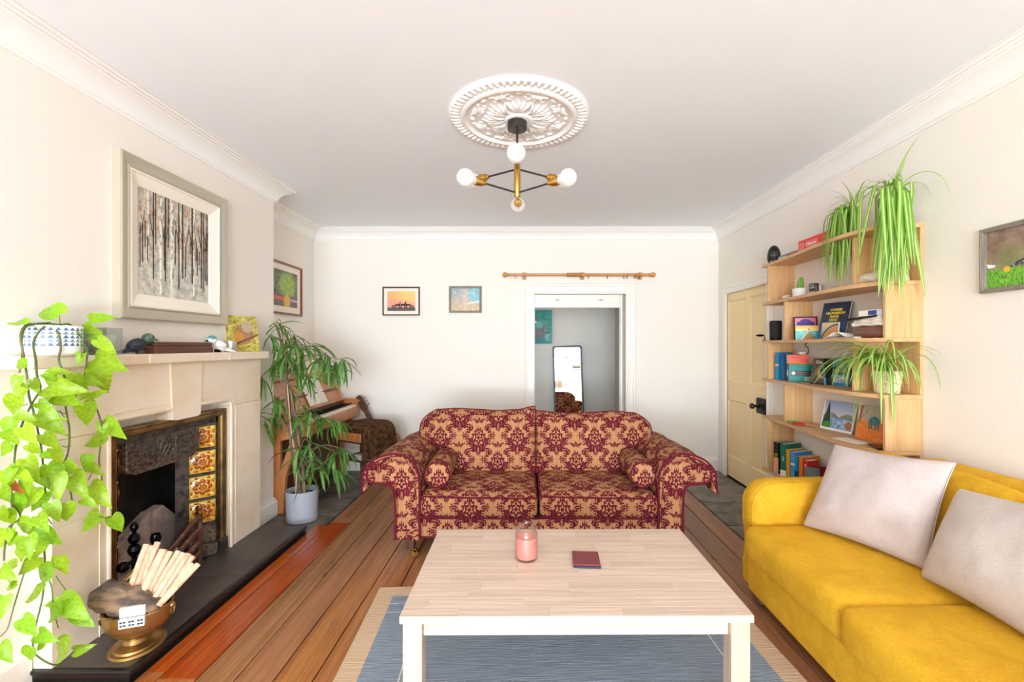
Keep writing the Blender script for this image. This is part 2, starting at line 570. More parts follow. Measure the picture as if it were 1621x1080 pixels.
# cornice, skirting, architraves
cor = [(0, -.128), (.010, -.128), (.013, -.118), (.022, -.112), (.024, -.104), (.034, -.080), (.052, -.055), (.076, -.038), (.090, -.033), (.092, -.026), (.104, -.024), (.106, -.016), (.120, -.014), (.124, -.005), (.140, -.003), (.140, 0)]
path = [(XL, YF), (XL, YN), (XA, YN), (XA, YB), (XR, YB), (XR, YF)]
struct('trim_1', MB().sweep(path, [(d, h + CEIL) for d, h in cor], XY, closed=True), M_plaster, smooth=20)
sk = [(0, 0), (.022, 0), (.022, .112), (.018, .118), (.016, .126), (.010, .134), (.008, .146), (0, .150)]
struct('baseboard_left', MB().sweep([(XL, YF), (XL, 1.865)], sk, XY), M_white, smooth=20)
struct('baseboard_chimney', MB().sweep([(XL, 3.352), (XL, YN), (XA, YN), (XA, YB), (DX0 - .10, YB)], sk, XY), M_white, smooth=20)
struct('baseboard_back', MB().sweep([(DX1 + .115, YB), (XR - .02, YB)], sk, XY), M_white, smooth=20)
struct('baseboard_right', MB().sweep([(XR, RD0 - .09), (XR, YF)], sk, XY), M_white, smooth=20)
arch = [(0, 0), (.0, .014), (.012, .016), (.016, .022), (.040, .022), (.044, .016), (.075, .018), (.080, .028), (.098, .032), (.112, .024), (.112, 0)]
# path runs so that 'out' points away from the opening
struct('trim_2', MB().sweep([(DX1, 0), (DX1, DZ), (DX0, DZ), (DX0, 0)], arch, lambda a, b, h: (a, YB - h, b)), M_white, smooth=20)
arch2 = [(d * .80, h * .8) for d, h in arch]
struct('trim_3', MB().sweep([(RD0, 0), (RD0, RDZ), (RD1, RDZ), (RD1, 0)], arch2, lambda a, b, h: (XR - h, a, b)), M_white, smooth=20)

# raised white sash panel at the head of the opening
sp = MB().box(DX0 + .004, DX1 - .05, 5.13, 5.17, 1.812, DZ - .002, .003)
sp.box(DX0 + .004, DX1 - .05, 5.12, 5.13, 1.812, 1.852, .003).box(DX0 + .004, DX1 - .05, 5.122, 5.13, 1.862, 1.872, .002)
sp.box(DX1 - .05, DX1 - .03, 5.10, 5.18, 0, DZ - .002, .002).box(DX0, DX0 + .006, 5.10, 5.18, 0, DZ - .002, .002)
sash = struct('window_3', sp, M_white)
M_lift = mat('grey_metal', '8c8880', .4, .8)
for xx in (.37, .86):
    MB().box(xx - .045, xx + .045, 5.118, 5.131, 1.90, 1.93, .003).build('sash_plate', M_white, sash)
    MB().box(xx - .022, xx + .022, 5.10, 5.12, 1.892, 1.900, .002).build('sash_lift', M_lift, sash)

# ------------------------------------------------------------------ cream four panel door in the right wall
M_door = mat('cream_door_paint', 'f0d6a2', .42, bump=((30, 30, 4), .0006, 2))
dr = MB(); x0 = XR + .006
dw, dh = RD1 - RD0, RDZ - .02
hole = [(RD0 + .10, RD0 + .43, 1.02, 1.86), (RD0 + .515, RD1 - .10, 1.02, 1.86), (RD0 + .10, RD0 + .43, .22, .82), (RD0 + .515, RD1 - .10, .22, .82)]
ys = [RD0 + .004, RD0 + .10, RD0 + .43, RD0 + .515, RD1 - .10, RD1 - .004]; zs = [.012, .22, .82, 1.02, 1.86, RDZ - .004]
for i in range(5):
    for j in range(5):
        if i in (1, 3) and j in (1, 3): continue
        dr.box(x0, x0 + .04, ys[i], ys[i + 1], zs[j], zs[j + 1])
for a, b, c, d in hole:
    dr.box(x0 + .012, x0 + .03, a, b, c, d)
door = struct('door_1', dr, M_door, smooth=0)
for a, b, c, d in hole:
    MB().sweep([(a, c), (a, d), (b, d), (b, c)], [(0, 0), (0, .002), (.010, -.004), (.014, -.012), (0, -.012)], lambda p, q, h: (x0 - h, p, q), closed=True).build('panel_moulding', M_door, door)
lk = MB().box(x0 - .028, x0, RD0 + .105, RD0 + .262, .765, .905, .004).build('rim_lock', M_iron, door)
MB().lathe([(.0, 0), (.022, 0), (.024, .006), (.012, .014), (.011, .034), (.022, .042), (.027, .055), (.022, .068), (.0, .072)], 14, (0, 0, 0), Matrix.Translation((x0 - .026, RD0 + .232, .83)) @ Matrix.Rotation(rad(-90), 4, 'Y')).build('door_knob', mat('old_bronze', '4a3f35', .35, .9), lk)
MB().box(x0 - .034, x0 - .026, RD0 + .14, RD0 + .155, .80, .84, .003).build('key_cover', M_iron, lk)
for zz in (.36, 1.76):
    MB().box(x0 - .010, x0 + .002, RD1 - .008, RD1 + .010, zz, zz + .085, .003).build('hinge', M_iron, door)
# ------------------------------------------------------------------ hearth and fireplace
h = thing('slate_hearth', 'dark slate hearth slab with black painted edge in front of the fireplace', 'hearth', (-1.82, 2.62, 0), world=True)
for a, b in ((1.872, 2.636), (2.640, 3.368)):
    MB().box(XL + .001, -1.622, a, b, .012, .05, .003).build('hearth_slab', M_slate, h)
hp = [(0, 0), (.0, .012), (.004, .02), (.004, .028), (.010, .034), (.012, .044), (.008, .05), (-.012, .05), (-.012, 0)]
MB().sweep([(-1.622, 3.372), (-1.622, 1.868), (XL + .001, 1.868)], [(-d, z) for d, z in hp], XY, pclosed=True).build('hearth_edge', M_black, h)

sx = -1.945                                              # face of the surround
fs = thing('stone_fireplace_surround', 'pale limestone fireplace surround with keystone and mantel shelf', 'fireplace', (-2.0, 2.6, .05), world=True)
def stone(nm, a, b, c, d, x1=sx, r=.0012): return MB().box(XL + .001, x1, a + .0004, b - .0004, c + .0004, d - .0004, r).build(nm, M_stone, fs)
OY0, OY1, OZ = 2.13, 3.012, .985
for z0, z1 in ((.05, .62), (.62, .985)):
    stone('jamb_block', 1.872, OY0, z0, z1); stone('jamb_block', OY1, 3.35, z0, z1)
def lint(pts, x1, nm): MB().prism(pts, XL + .001, x1, lambda a, b, hh: (hh, a, b)).build(nm, M_stone, fs, smooth=0)
arc = [(OY0 + .05 - .05 * math.cos(t), OZ - .05 + .05 * math.sin(t)) for t in [PI / 2 * k / 5 for k in range(6)]]
arcr = [(OY1 - .05 + .05 * math.sin(t), OZ - .05 + .05 * math.cos(t)) for t in [PI / 2 * k / 5 for k in range(6)]]
lint([(1.872, .987), (OY0, .987)] + [(a, b + .052) for a, b in arc[1:]] + [(2.505, 1.037), (2.49, 1.286), (1.872, 1.286)], sx, 'lintel_block')
lint([(2.725, 1.037)] + [(a, b + .052) for a, b in arcr[:-1]] + [(OY1, .987), (3.35, .987), (3.35, 1.286), (2.738, 1.286)], sx, 'lintel_block')
lint([(2.507, .972), (2.535, .966), (2.70, .966), (2.722, .976), (2.736, 1.286), (2.492, 1.286)], sx + .009, 'keystone')
# rolled moulding that follows the opening
mo = [(OY0 - .003, .05), (OY0 - .003, OZ - .02)] + [(a - .003, b + .045) for a, b in arc[1:]] + [(2.505, 1.032)]
mo2 = [(2.725, 1.032)] + [(a + .003, b + .045) for a, b in arcr[:-1]] + [(OY1 + .003, OZ - .02), (OY1 + .003, .05)]
for q in (mo, mo2):
    MB().tube([(sx + .001, a, b) for a, b in q], .010, 8).build('opening_moulding', M_stone, fs)
    MB().tube([(sx + .001, a + (-.045 if a < 2.6 else .045) * (1 if b < OZ else .4), b + (.03 if b > OZ else 0)) for a, b in q], .003, 6).build('opening_moulding', M_stone, fs)
for a, b in ((1.75, 2.30), (2.30, 2.92), (2.92, 3.382)):
    MB().box(XL + .001, -1.895, a + .001, b - .001, 1.288, 1.34, .006).build('mantel_shelf', M_stone, fs)

# cast iron insert
M_cast = mat('black_cast_iron', '564d47', .4, .45, var=('2a2624', (25, 25, 25), 4, .4, .7), bump=((90, 90, 90), .0015, 3))
M_castd = mat('dark_relief_iron', '75655a', .42, .35, var=('43382f', (60, 60, 60), 4, .4, .65), bump=((160, 160, 160), .003, 2))
M_abrass = mat('aged_brass', '8a6a3c', .38, .85, var=('5c4526', (12, 12, 12), 4, .35, .7))
M_soot = mat('soot_black', '15120f', .8, var=('2a2522', (9, 9, 9), 4, .45, .7))
M_ash = mat('ashy_firebrick', 'c4aea3', .9, var=('a08c83', (14, 14, 14), 5, .35, .7), bump=((40, 40, 40), .004, 4))
M_amber = mat('amber_glaze', 'e6b03a', .12, coat=.6, var=('f7e28c', (40, 40, 40), 2, .45, .75), spec=.6)
M_rust = mat('orange_brown_glaze', 'b8560f', .15, coat=.6, var=('8a3508', (55, 55, 55), 2, .4, .7), spec=.6)
fi = thing('cast_iron_fireplace_insert', 'black cast iron fire insert with brass frame and amber floral tiles', 'fireplace', (-2.0, 2.57, .05), world=True)
xf = -1.972
MB().sweep([(2.147, .05), (2.147, .972), (2.990, .972), (2.990, .05)], [(0, -.05), (0, .012), (.008, .016), (.016, .010), (.022, .012), (.038, .012), (.043, .004), (.046, -.03)], lambda a, b, hh: (xf + hh, a, b)).build('brass_frame', M_abrass, fi, smooth=25)
bd = MB()
for y in (2.192, 2.945):
    for k in range(80): bd.add([(xf + .004, y - .0025, .06 + k * .0112), (xf + .004, y + .0025, .06 + k * .0112), (xf + .009, y, .0628 + k * .0112), (xf + .004, y - .0025, .0656 + k * .0112), (xf + .004, y + .0025, .0656 + k * .0112)], [(0, 1, 2), (3, 2, 4), (0, 2, 3), (1, 4, 2)])
bd.build('bead_strip', M_abrass, fi, kind='stuff')
A0, B0, A1, B1 = (-1.985, 2.205), (-2.090, 2.310), (-1.985, 2.930), (-2.090, 2.825)
pl = MB()
pl.box(-2.03, -1.985, 2.190, 2.206, .05, .935).box(-2.03, -1.985, 2.929, 2.948, .05, .935).box(-2.03, -1.985, 2.19, 2.948, .893, .935)
for (a, b) in ((A0, B0), (A1, B1)):
    pl.quad((a[0], a[1], .05), (b[0], b[1], .05), (b[0], b[1], .895), (a[0], a[1], .895))
    dx, dy = -.045, .045 if a is A0 else -.045
    pl.quad((b[0], b[1], .05), (b[0] + dx, b[1] + dy, .05), (b[0] + dx, b[1] + dy, .895), (b[0], b[1], .895))
pl.build('iron_plate', M_cast, fi, smooth=0)
# tile with a raised rosette, built once and shared
def tile_mesh():
    b = MB(); s = .069
    b.box(-s, s, -.004, .004, -s, s, .003)
    for sg in ((-1, -1), (1, -1), (1, 1), (-1, 1)):
        b.ball((sg[0] * .053, -.005, sg[1] * .053), .014, 4, (1, .35, 1))
        b.box(sg[0] * .066 - .0025, sg[0] * .066 + .0025, -.009, -.003, -.064, .064, .001)
    for z in (-.064, .064): b.box(-.066, .066, -.009, -.003, z - .0025, z + .0025, .001)
    b.cur = 1
    for k in range(8):
        t = 2 * PI * k / 8
        b.ball((0, 0, 0), .017, 6, (1.1, .85, .34), Matrix.Translation((math.cos(t) * .034, -.005, math.sin(t) * .034)) @ Matrix.Rotation(-t, 4, 'Y') @ Matrix.Rotation(PI / 2, 4, 'X'))
    b.cur = 0
    b.lathe([(0, -.001), (.027, -.001), (.028, .004), (.0, .0075)], 16, M=Matrix.Translation((0, -.007, 0)) @ Matrix.Rotation(PI / 2, 4, 'X'))
    b.cur = 1
    for k in range(6):
        t = 2 * PI * k / 6 + .2
        b.ball((math.cos(t) * .0155, -.012, math.sin(t) * .0155), .0085, 5, (1, .45, 1))
    b.ball((0, -.014, 0), .0075, 5, (1, .6, 1))
    for k in range(4):
        t = PI / 4 + PI / 2 * k
        for e in (-.3, .3): b.ball((math.cos(t + e) * .068, -.005, math.sin(t + e) * .068), .008, 4, (1.2, .5, 1.2))
    return b.mesh('tile', [M_amber, M_rust], 60)
tm = tile_mesh()
for sgn, (a, b) in ((1, (A1, B1)), (-1, (A0, B0))):
    for zc in (.805, .648, .490, .332):
        nrm = Vector((1, -sgn, 0)).normalized()
        link('tile', tm, fi, Vector(((a[0] + b[0]) / 2, (a[1] + b[1]) / 2, zc)) + nrm * .004, (0, 0, math.atan2(nrm.y, nrm.x) + PI / 2))
    ang = math.atan2(-sgn, 1) + PI / 2
    for zc in (.883, .727, .569, .411, .254):
        Mx = Matrix.Translation(((a[0] + b[0]) / 2, (a[1] + b[1]) / 2, zc)) @ Matrix.Rotation(ang, 4, 'Z')
        MB().box(-.074, .074, -.009, .004, -.007, .007, .002, Mx).build('tile_bar', M_cast, fi)
    Mx = Matrix.Translation(((a[0] + b[0]) / 2, (a[1] + b[1]) / 2, .15)) @ Matrix.Rotation(ang, 4, 'Z')
    MB().box(-.073, .073, -.012, .004, -.02, .095, .006, Mx).box(-.08, .08, -.03, .004, -.10, -.02, .006, Mx).build('iron_plinth', M_castd, fi)
    yb = 2.955 if sgn > 0 else 2.18
    MB().box(-2.0, -1.945, yb - .035, yb + .035, .05, .135, .005).build('frame_foot', M_cast, fi)
# hood with lattice and round medallion
hd = MB().box(-2.06, -1.998, 2.285, 2.800, .738, .898, .004)
hd.prism([(2.30, .738), (2.785, .738), (2.74, .715), (2.345, .715)], -2.06, -2.002, lambda a, b, q: (q, a, b))
hood = hd.build('hood', M_castd, fi, smooth=0)
st = MB()
for y0, y1 in ((2.30, 2.475), (2.615, 2.785)):
    ny = 12
    for i in range(ny):
        for j in range(9):
            yy = y0 + (y1 - y0) * (i + .5) / ny; zz = .752 + .0155 * j
            st.box(-1.999, -1.991, yy - .005, yy + .005, zz - .005, zz + .005)
st.build('lattice', M_castd, hood, smooth=0, kind='stuff')
md = MB().tube([(-1.994, 2.545 + .055 * math.cos(2 * PI * k / 24), .818 + .055 * math.sin(2 * PI * k / 24)) for k in range(25)], .005, 6)
md.tube(cr([(-1.995, 2.51, .79), (-1.990, 2.53, .83), (-1.988, 2.56, .84), (-1.990, 2.58, .80), (-1.995, 2.56, .78)], 5), .006, 6)
md.tube(cr([(-1.995, 2.575, .85), (-1.990, 2.55, .82), (-1.988, 2.535, .80), (-1.990, 2.52, .775)], 5), .006, 6)
md.tube([(-1.997, 2.482, .745), (-1.997, 2.482, .89)], .004, 6).tube([(-1.997, 2.608, .745), (-1.997, 2.608, .89)], .004, 6)
md.build('medallion', M_castd, hood)
# fire chamber
ch = MB()
ch.quad((-2.22, 2.935, .05), (-2.33, 2.935, .05), (-2.33, 2.935, .9), (-2.22, 2.935, .9))
ch.quad((-2.13, 2.352, .05), (-2.33, 2.352, .05), (-2.33, 2.352, .9), (-2.13, 2.352, .9)).quad((-2.13, 2.783, .05), (-2.22, 2.935, .05), (-2.22, 2.935, .9), (-2.13, 2.783, .9))
ch.quad((-2.33, 2.352, .05), (-2.33, 2.935, .05), (-2.33, 2.935, .9), (-2.33, 2.352, .9)).quad((-2.33, 2.2, .9), (-2.33, 2.94, .9), (-2.0, 2.94, .9), (-2.0, 2.2, .9))
ch.quad((-2.33, 2.2, .052), (-2.33, 2.94, .052), (-1.99, 2.94, .052), (-1.99, 2.2, .052))
ch.build('fire_chamber', M_soot, fi, smooth=0, fix=False)
MB().prism([(2.44, .05), (2.765, .05), (2.765, .375), (2.70, .345), (2.60, .29), (2.44, .22)], -2.325, -2.275, lambda a, b, q: (q, a, b)).build('firebrick', M_ash, fi, smooth=0)
MB().prism([(2.770, .05), (2.925, .05), (2.925, .22), (2.88, .32), (2.82, .395), (2.770, .375)], -2.318, -2.262, lambda a, b, q: (q + (a - 2.770) * .40, a, b)).build('firebrick', M_ash, fi, smooth=0)
MB().soft(.10, .17, .03, .028, 8, c=(-2.14, 2.57, .075), nz=.02, ns=14).build('ash_heap', M_ash, fi)

# fire basket: posts with finials and curved rusty bars
M_rusty = mat('rusty_iron', '6b4634', .5, .5, var=('9a7a66', (20, 20, 20), 4, .5, .75), bump=((60, 60, 60), .002, 3))
gr = thing('fire_basket', 'rusty iron fire basket with curved bars and brass topped post', 'fire basket', (-2.0, 2.56, .052), world=True)
MB().box(-1.972, -1.944, 2.725, 2.753, .052, .375, .003).build('post', M_rusty, gr)
MB().lathe([(.02, .37), (.022, .378), (.010, .388), (.017, .400), (.018, .41), (.007, .42), (.004, .44), (0, .452)], 10, (-1.958, 2.739, 0)).build('finial', M_brass, gr)
for k, (zz, dz) in enumerate(((.345, -.135), (.275, -.125), (.20, -.085), (.135, -.05))):
    MB().tube(cr([(-1.958, 2.735, zz), (-1.955, 2.66, zz - .03 - dz * .05), (-1.965, 2.56, zz + dz * .62), (-1.985, 2.44, zz + dz), (-2.0, 2.36, zz + dz * 1.0)], 6), [.013] * 12 + [.011] * 13, 7, flat=1.5).build('bar', M_rusty, gr)
MB().tube(cr([(-2.06, 2.70, .16), (-2.05, 2.58, .135), (-2.07, 2.44, .13)], 5), [.03, .034, .035, .03, .036, .034, .03, .032, .028, .026, .02], 8).build('burnt_log', M_ash, gr)
MB().box(-2.0, -1.95, 2.70, 2.775, .052, .066, .003).build('foot', M_rusty, gr)
M_jet = mat('polished_black_iron', '100f0f', .22, .7)
for nm, y, x, pr, lb in (('andiron', 2.268, -1.945, [(.020, .052), (.012, .06), (.011, .33), (.022, .345), (.029, .365), (.022, .385), (.010, .392), (.020, .402), (.027, .420), (.020, .438), (.009, .446), (.009, .455), (.017, .468), (.018, .482), (.009, .498), (0, .502)], 'black turned iron andiron topped with three stacked balls at near side of grate'),
                         ('andiron', 2.388, -1.935, [(.018, .052), (.010, .06), (.009, .32), (.016, .328), (.009, .338), (.020, .350), (.026, .372), (.020, .394), (0, .400)], 'black iron andiron topped with one ball behind the pale sticks')):
    t = thing(nm, lb, 'andiron', (x, y, .052), world=True)
    MB().lathe(pr, 14, (x, y, 0)).build('post', M_jet, t)
    MB().tube(cr([(x, y, .09), (x + .03, y - .02, .065), (x + .045, y - .045, .06)], 5), .009, 8).build('foot', M_jet, t)
    MB().tube(cr([(x, y, .09), (x - .03, y + .01, .08), (x - .055, y + .01, .06)], 5), .009, 8).build('bar', M_jet, t)
    if y < 2.3: MB().ball((x - .012, y - .05, .30), .026, 8).tube([(x, y, .31), (x - .012, y - .05, .30)], .009, 6).build('side_ball', M_jet, t)

# ------------------------------------------------------------------ brass coal scuttle with sticks and a driftwood log
scx, scy = -1.715, 2.02
M_scut = mat('antique_brass', 'b8925a', .34, .9, var=('8a6a3c', (10, 10, 10), 4, .4, .7))
sc = thing('brass_coal_scuttle', 'old brass helmet scuttle on oval foot standing on the hearth', 'coal scuttle', (scx, scy, .05), .35)
MB().lathe([(0, 0), (.118, 0), (.122, .008), (.116, .016), (.104, .018), (.100, .026), (.085, .030), (.066, .038), (.058, .052), (.060, .062)], 32, sx=.82).build('foot', M_scut, sc)
bw = MB()
def bowl(u, v):
    t = 2 * PI * u
    prof = [(.050, .060), (.086, .072), (.108, .100), (.117, .14), (.118, .178)]
    i = min(int(v * 4), 3); f = v * 4 - i
    r = prof[i][0] * (1 - f) + prof[i + 1][0] * f; z = prof[i][1] * (1 - f) + prof[i + 1][1] * f
    lift = (max(0, math.sin(t)) ** 2) * .15 * v * v                     # flared back plate
    return (r * 1.06 * math.cos(t), r * (.84 + .18 * max(0, math.sin(t)) * v) * math.sin(t), z + lift)
bw.grid(bowl, 40, 12)
bo = bw.build('bowl', M_scut, sc, fix=False)
md_ = bo.modifiers.new('s', 'SOLIDIFY'); md_.thickness = .003
rim = [Vector(bowl(k / 40, 1)) for k in range(41)]
MB().tube(rim, .0045, 6).build('rim', M_scut, sc)
for sg in (-1, 1):
    MB().tube([(sg * .126, -.024 + .024 * (1 - math.cos(t)), .150 - .028 * math.sin(t)) for t in [PI * k / 8 for k in range(9)]], .006, 6).ball((sg * .124, 0, .158), .014, 6).build('ring_handle', M_scut, sc)
M_china = mat('white_china', 'f2f0ec', .15, coat=.5)
M_chinab = mat('blue_black_glaze', '26303f', .2)
hn = MB()
for k in range(3):
    for j, (zz, yy) in enumerate(((.205, -.100), (.162, -.108))):
        xx = (k - 1) * .030 + .020
        hn.box(xx - .0148, xx + .0148, yy - .01, yy + .008, zz - .020, zz + .020, .002)
hn.cur = 1
for k in range(3):
    xx = (k - 1) * .030 + .020
    for q in range(4):
        t = PI / 4 + q * PI / 2
        hn.ball((xx + .008 * math.cos(t), -.118, .162 + .010 * math.sin(t)), .0048, 4, (1.2, .25, 1))
hn.build('china_grip', [M_china, M_chinab], sc)
MB().box(-.05, .07, -.104, -.096, .181, .186, .001).build('grip_rod', M_iron, sc)

M_dowel = mat('pale_turned_wood', 'e0bc9f', .6, var=('cf9f7c', (60, 60, 3), 3, .4, .7), rnd=.10, hue=.01)
ends = [(355, 862, -.02), (361, 864, -.05), (377, 859, -.03)]
sk_top = [(232, 862), (240, 864), (250, 858), (259, 870), (270, 873), (283, 872), (291, 875), (299, 876), (306, 880), (305, 892), (314, 893)]
sk_bot = [(203, 940), (211, 942), (217, 944), (222, 948), (229, 950), (235, 953), (240, 955), (246, 957), (250, 958), (256, 953), (262, 948)]
sk_lab = ['leftmost of the pale wooden sticks in the brass scuttle', 'second pale stick from the left in the brass scuttle', 'tallest pale stick standing slightly back in the brass scuttle', 'thick pale stick in the left middle of the scuttle bundle',
          'pinkish stick fifth from the left in the scuttle bundle', 'pinkish stick in the middle right of the scuttle bundle', 'whitish stick right of the middle in the scuttle bundle', 'shiny whitish stick third from the right group in the scuttle', 'long pale stick at the right front of the scuttle bundle',
          'short stick tucked behind the right end of the scuttle bundle', 'rightmost short stick leaning out of the brass scuttle']
for k, ((a, b), (c, d)) in enumerate(zip(sk_top, sk_bot)):
    t = P(a, b, 2.10 + .010 * (k % 3)); q = P(c, d, 1.985 + .012 * (k % 3))
    q = q + (q - t) * .10
    o = MB().tube([q - t * 0 - q, (t - q) * .5, (t - q) * .995, (t - q)], [.0125, .0125, .0125, .0105] if k != 3 else [.017, .017, .017, .015], 10).build('wooden_stick', M_dowel)
    o.location = q
    tag(o, sk_lab[k], 'stick', 'pale sticks in the scuttle')
M_drift = mat('driftwood', '93755c', .85, var=('4f423c', (7, 30, 30), 5, .35, .62), bump=((12, 45, 45), .012, 5))
lg = MB(); L = []
for i in range(15):
    f = i / 14; L.append((-.135 + .27 * f, .012 * math.sin(f * 4), .010 * math.sin(f * 6)))
lg.tube(L, [.026, .042, .050, .053, .050, .055, .052, .047, .049, .046, .044, .040, .036, .030, .018], 14)
for i, p in enumerate(lg.v): lg.v[i] = Vector((p.x, p.y * 1.15, p.z * 1.3)) + noise.noise_vector(p * 17) * .018
o = lg.build('driftwood_log', M_drift)
a, b = P(156, 950, 1.95), P(238, 955, 1.985)
o.location = (a + b) / 2; o.rotation_euler = (0, rad(8), math.atan2((b - a).y, (b - a).x))
tag(o, 'grey brown driftwood log lying across the brass scuttle rim', 'log')
# ------------------------------------------------------------------ pictures
def print_mat(name, fn, rough=.35):
    m, nt, b = new_mat(name)
    uvn = nt.nodes.new('ShaderNodeUVMap'); sp_ = nt.nodes.new('ShaderNodeSeparateXYZ')
    nt.links.new(uvn.outputs[0], sp_.inputs[0])
    c = fn(nt, X(nt, sp_.outputs[0]), X(nt, sp_.outputs[1]), uvn.outputs[0])
    nt.links.new(c.k, b.inputs['Base Color']); b.inputs['Roughness'].default_value = rough
    return m


def uvnoise(nt, vec, sc, detail=4, dist=0):
    mp = nt.nodes.new('ShaderNodeMapping'); nt.links.new(vec, mp.inputs[0]); mp.inputs[3].default_value = sc
    return noise_tex(nt, mp.outputs[0], 1.0, detail, .6, dist)


def blob(x, y, cx, cy, rx, ry, soft=.25):
    return hyp((x - cx) * (1 / rx), (y - cy) * (1 / ry)).step(1 + soft, 1 - soft)


def picture(name, label, w, h, depth, fw, m_frame, mount, m_mount, m_print, loc, rot, shapes=None, prof=None, cat='picture', group=None):
    t = thing(name, label, cat, loc, rot, group)
    pr = prof or [(0, 0), (0, -depth), (fw * .25, -depth - .002), (fw, -depth + .004), (fw, -depth * .3)]
    MB().rings(w, h, pr).build('frame', m_frame, t, smooth=20)
    y = -depth * .35
    a, b = w / 2 - fw + .001, h / 2 - fw + .001
    if mount:
        MB().rings(2 * a, 2 * b, [(0, y), (mount - .003, y - .001), (mount, y + .002)]).build('mount', m_mount, t, smooth=0)
        a -= mount; b -= mount
    MB().quad((-a, y + .0015, -b), (a, y + .0015, -b), (a, y + .0015, b), (-a, y + .0015, b)).build('print', m_print, t, fix=False)
    if shapes:
        shapes(t, a, b, y + .001)
    return t


# large birch wood picture over the mantel
def birch(nt, x, y, v):
    n1 = uvnoise(nt, v, (9, 5, 1)).step(.35, .65); n2 = uvnoise(nt, v, (70, 55, 1), 2).step(.35, .65); n3 = uvnoise(nt, v, (26, 7, 1)).step(.45, .62)
    c = mixc(nt, n1, hexc('ddd6c6'), hexc('b4b9b4'))
    c = mixc(nt, n3 * y.step(.25, .6), c, hexc('b9824e'))
    c = mixc(nt, (x * 90).sin().abs().step(.75, 1.0) * y.step(.5, .95) * uvnoise(nt, v, (30, 3, 1)).step(.45, .65) * .75, c, hexc('8a7662'))
    c = mixc(nt, n2 * .7, c, mixc(nt, uvnoise(nt, v, (16, 16, 1)).step(.4, .6), hexc('f0e8d8'), hexc('94836f')))
    return c
M_print_birch = print_mat('birch_print', birch, .6)
M_silver = mat('silver_gilt_frame', 'bab29e', .38, .2)
M_cream = mat('cream_frame_inner', 'f3ebdc', .5)
M_dark = mat('print_black', '1f1b19', .6)
M_pale = mat('print_pale', 'e9e3d4', .6, var=('9b9285', (60, 60, 25), 3, .52, .62))
def trunks(t, a, b, y):
    R = random.Random(5); q = MB()
    W = 2 * a
    for fx, lo, th in ((.29, .02, .014), (.44, .0, .018), (.76, .02, .012), (.56, .28, .008), (.13, .3, .008)):
        x = -a + W * fx; q.box(x - th / 2, x + th / 2, y - .002, y, -b + 2 * b * lo, b)
    q.cur = 1
    for fx, lo, th in ((.06, .3, .004), (.09, .45, .004), (.19, .16, .007), (.22, .5, .004), (.345, .16, .008), (.385, .5, .004), (.33, .27, .003), (.53, .1, .006), (.585, .22, .007), (.63, .24, .006), (.73, .18, .009), (.7, .5, .003), (.81, .28, .005), (.84, .4, .004), (.875, .15, .007), (.91, .12, .004), (.94, .24, .005), (.97, .2, .005), (.48, .35, .004), (.12, .33, .004), (.03, .25, .003), (.79, .45, .003)):
        x = -a + W * fx; hi = b if lo < .24 or fx in (.385, .22) else b * R.uniform(.1, .5)
        q.box(x - th * .32, x + th * .32, y - .003, y - .0005, -b + 2 * b * lo, hi)
        if lo < .3: q.prism([(x, b * .1), (x + .03 * R.choice((-1, 1)), b * .6), (x + .002, b * .12)], y - .003, y - .0005, XZ)
    q.build('tree_trunk_print', [M_pale, M_dark], t, smooth=0, kind='stuff')
fwid = .815
pp = [(0, 0), (0, -.042), (.008, -.047), (.020, -.044), (.055, -.030), (.060, -.034), (.066, -.036), (.070, -.034)]
bt = picture('birch_wood_picture', 'large silver framed birch wood picture on the chimney breast', fwid, .842, .046, .070, M_silver, 0, None, M_print_birch, (XL, 2.6565, 1.939), rad(90), None, pp)
for ch_ in list(bt.children):
    if ch_.name.startswith('print'): bpy.data.objects.remove(ch_)
iw, ih = fwid / 2 - .066, .842 / 2 - .066
MB().rings(2 * iw, 2 * ih, [(0, -.030), (.002, -.036), (.010, -.036), (.014, -.028), (.070, -.012), (.072, -.008)]).build('inner_slip', M_cream, bt, smooth=20)
a, b = iw - .072, ih - .072
MB().quad((-a, -.008, -b), (a, -.008, -b), (a, -.008, b), (-a, -.008, b)).build('print', M_print_birch, bt, fix=False)
trunks(bt, a, b, -.008)

# sunset deer picture and misty picture on the back wall
def sunset(nt, x, y, v):
    c = mixc(nt, y.step(.3, 1.0), hexc('ef9a86'), hexc('f0b866'))
    c = mixc(nt, blob(x, y, .95, .85, .5, .4, .6) * .7, c, hexc('f6d070'))
    return mixc(nt, y.lt(.17), c, hexc('57504a'))
M_dwood = mat('dark_brown_frame_wood', '5c3f28', .4)
M_mount = mat('cream_mount_board', 'f4e9db', .8)
def deer(t, a, b, y):
    q = MB()
    for (fx, sc, fl) in ((.37, 1.0, 1), (.565, 1.05, 1), (.745, 1.0, -1), (.21, .6, 1), (.90, .55, -1)):
        x = -a + 2 * a * fx; z = -b + 2 * b * .175
        s = sc * .028
        body = [(-.95, .9), (-.9, 1.7), (.2, 1.75), (.75, 2.0), (.95, 2.9), (1.15, 3.0), (1.25, 2.6), (1.1, 2.3), (.95, 1.3), (.8, .95)]
        q.prism([(x + fl * p * s, z + r * s * .8) for p, r in body], y - .0012, y, XZ)
        for lx in (-.85, -.6, .5, .75): q.box(x + fl * lx * s - .003, x + fl * lx * s + .003, y - .0012, y, z - .012, z + s)
    q.build('deer_print', M_dark, t, smooth=0)
picture('sunset_deer_picture', 'small dark framed sunset picture with deer silhouettes on the back wall', .412, .318, .020, .014, M_dwood, .038, M_mount, print_mat('sunset_print', sunset), (-1.367, YB, 1.878), 0, deer)
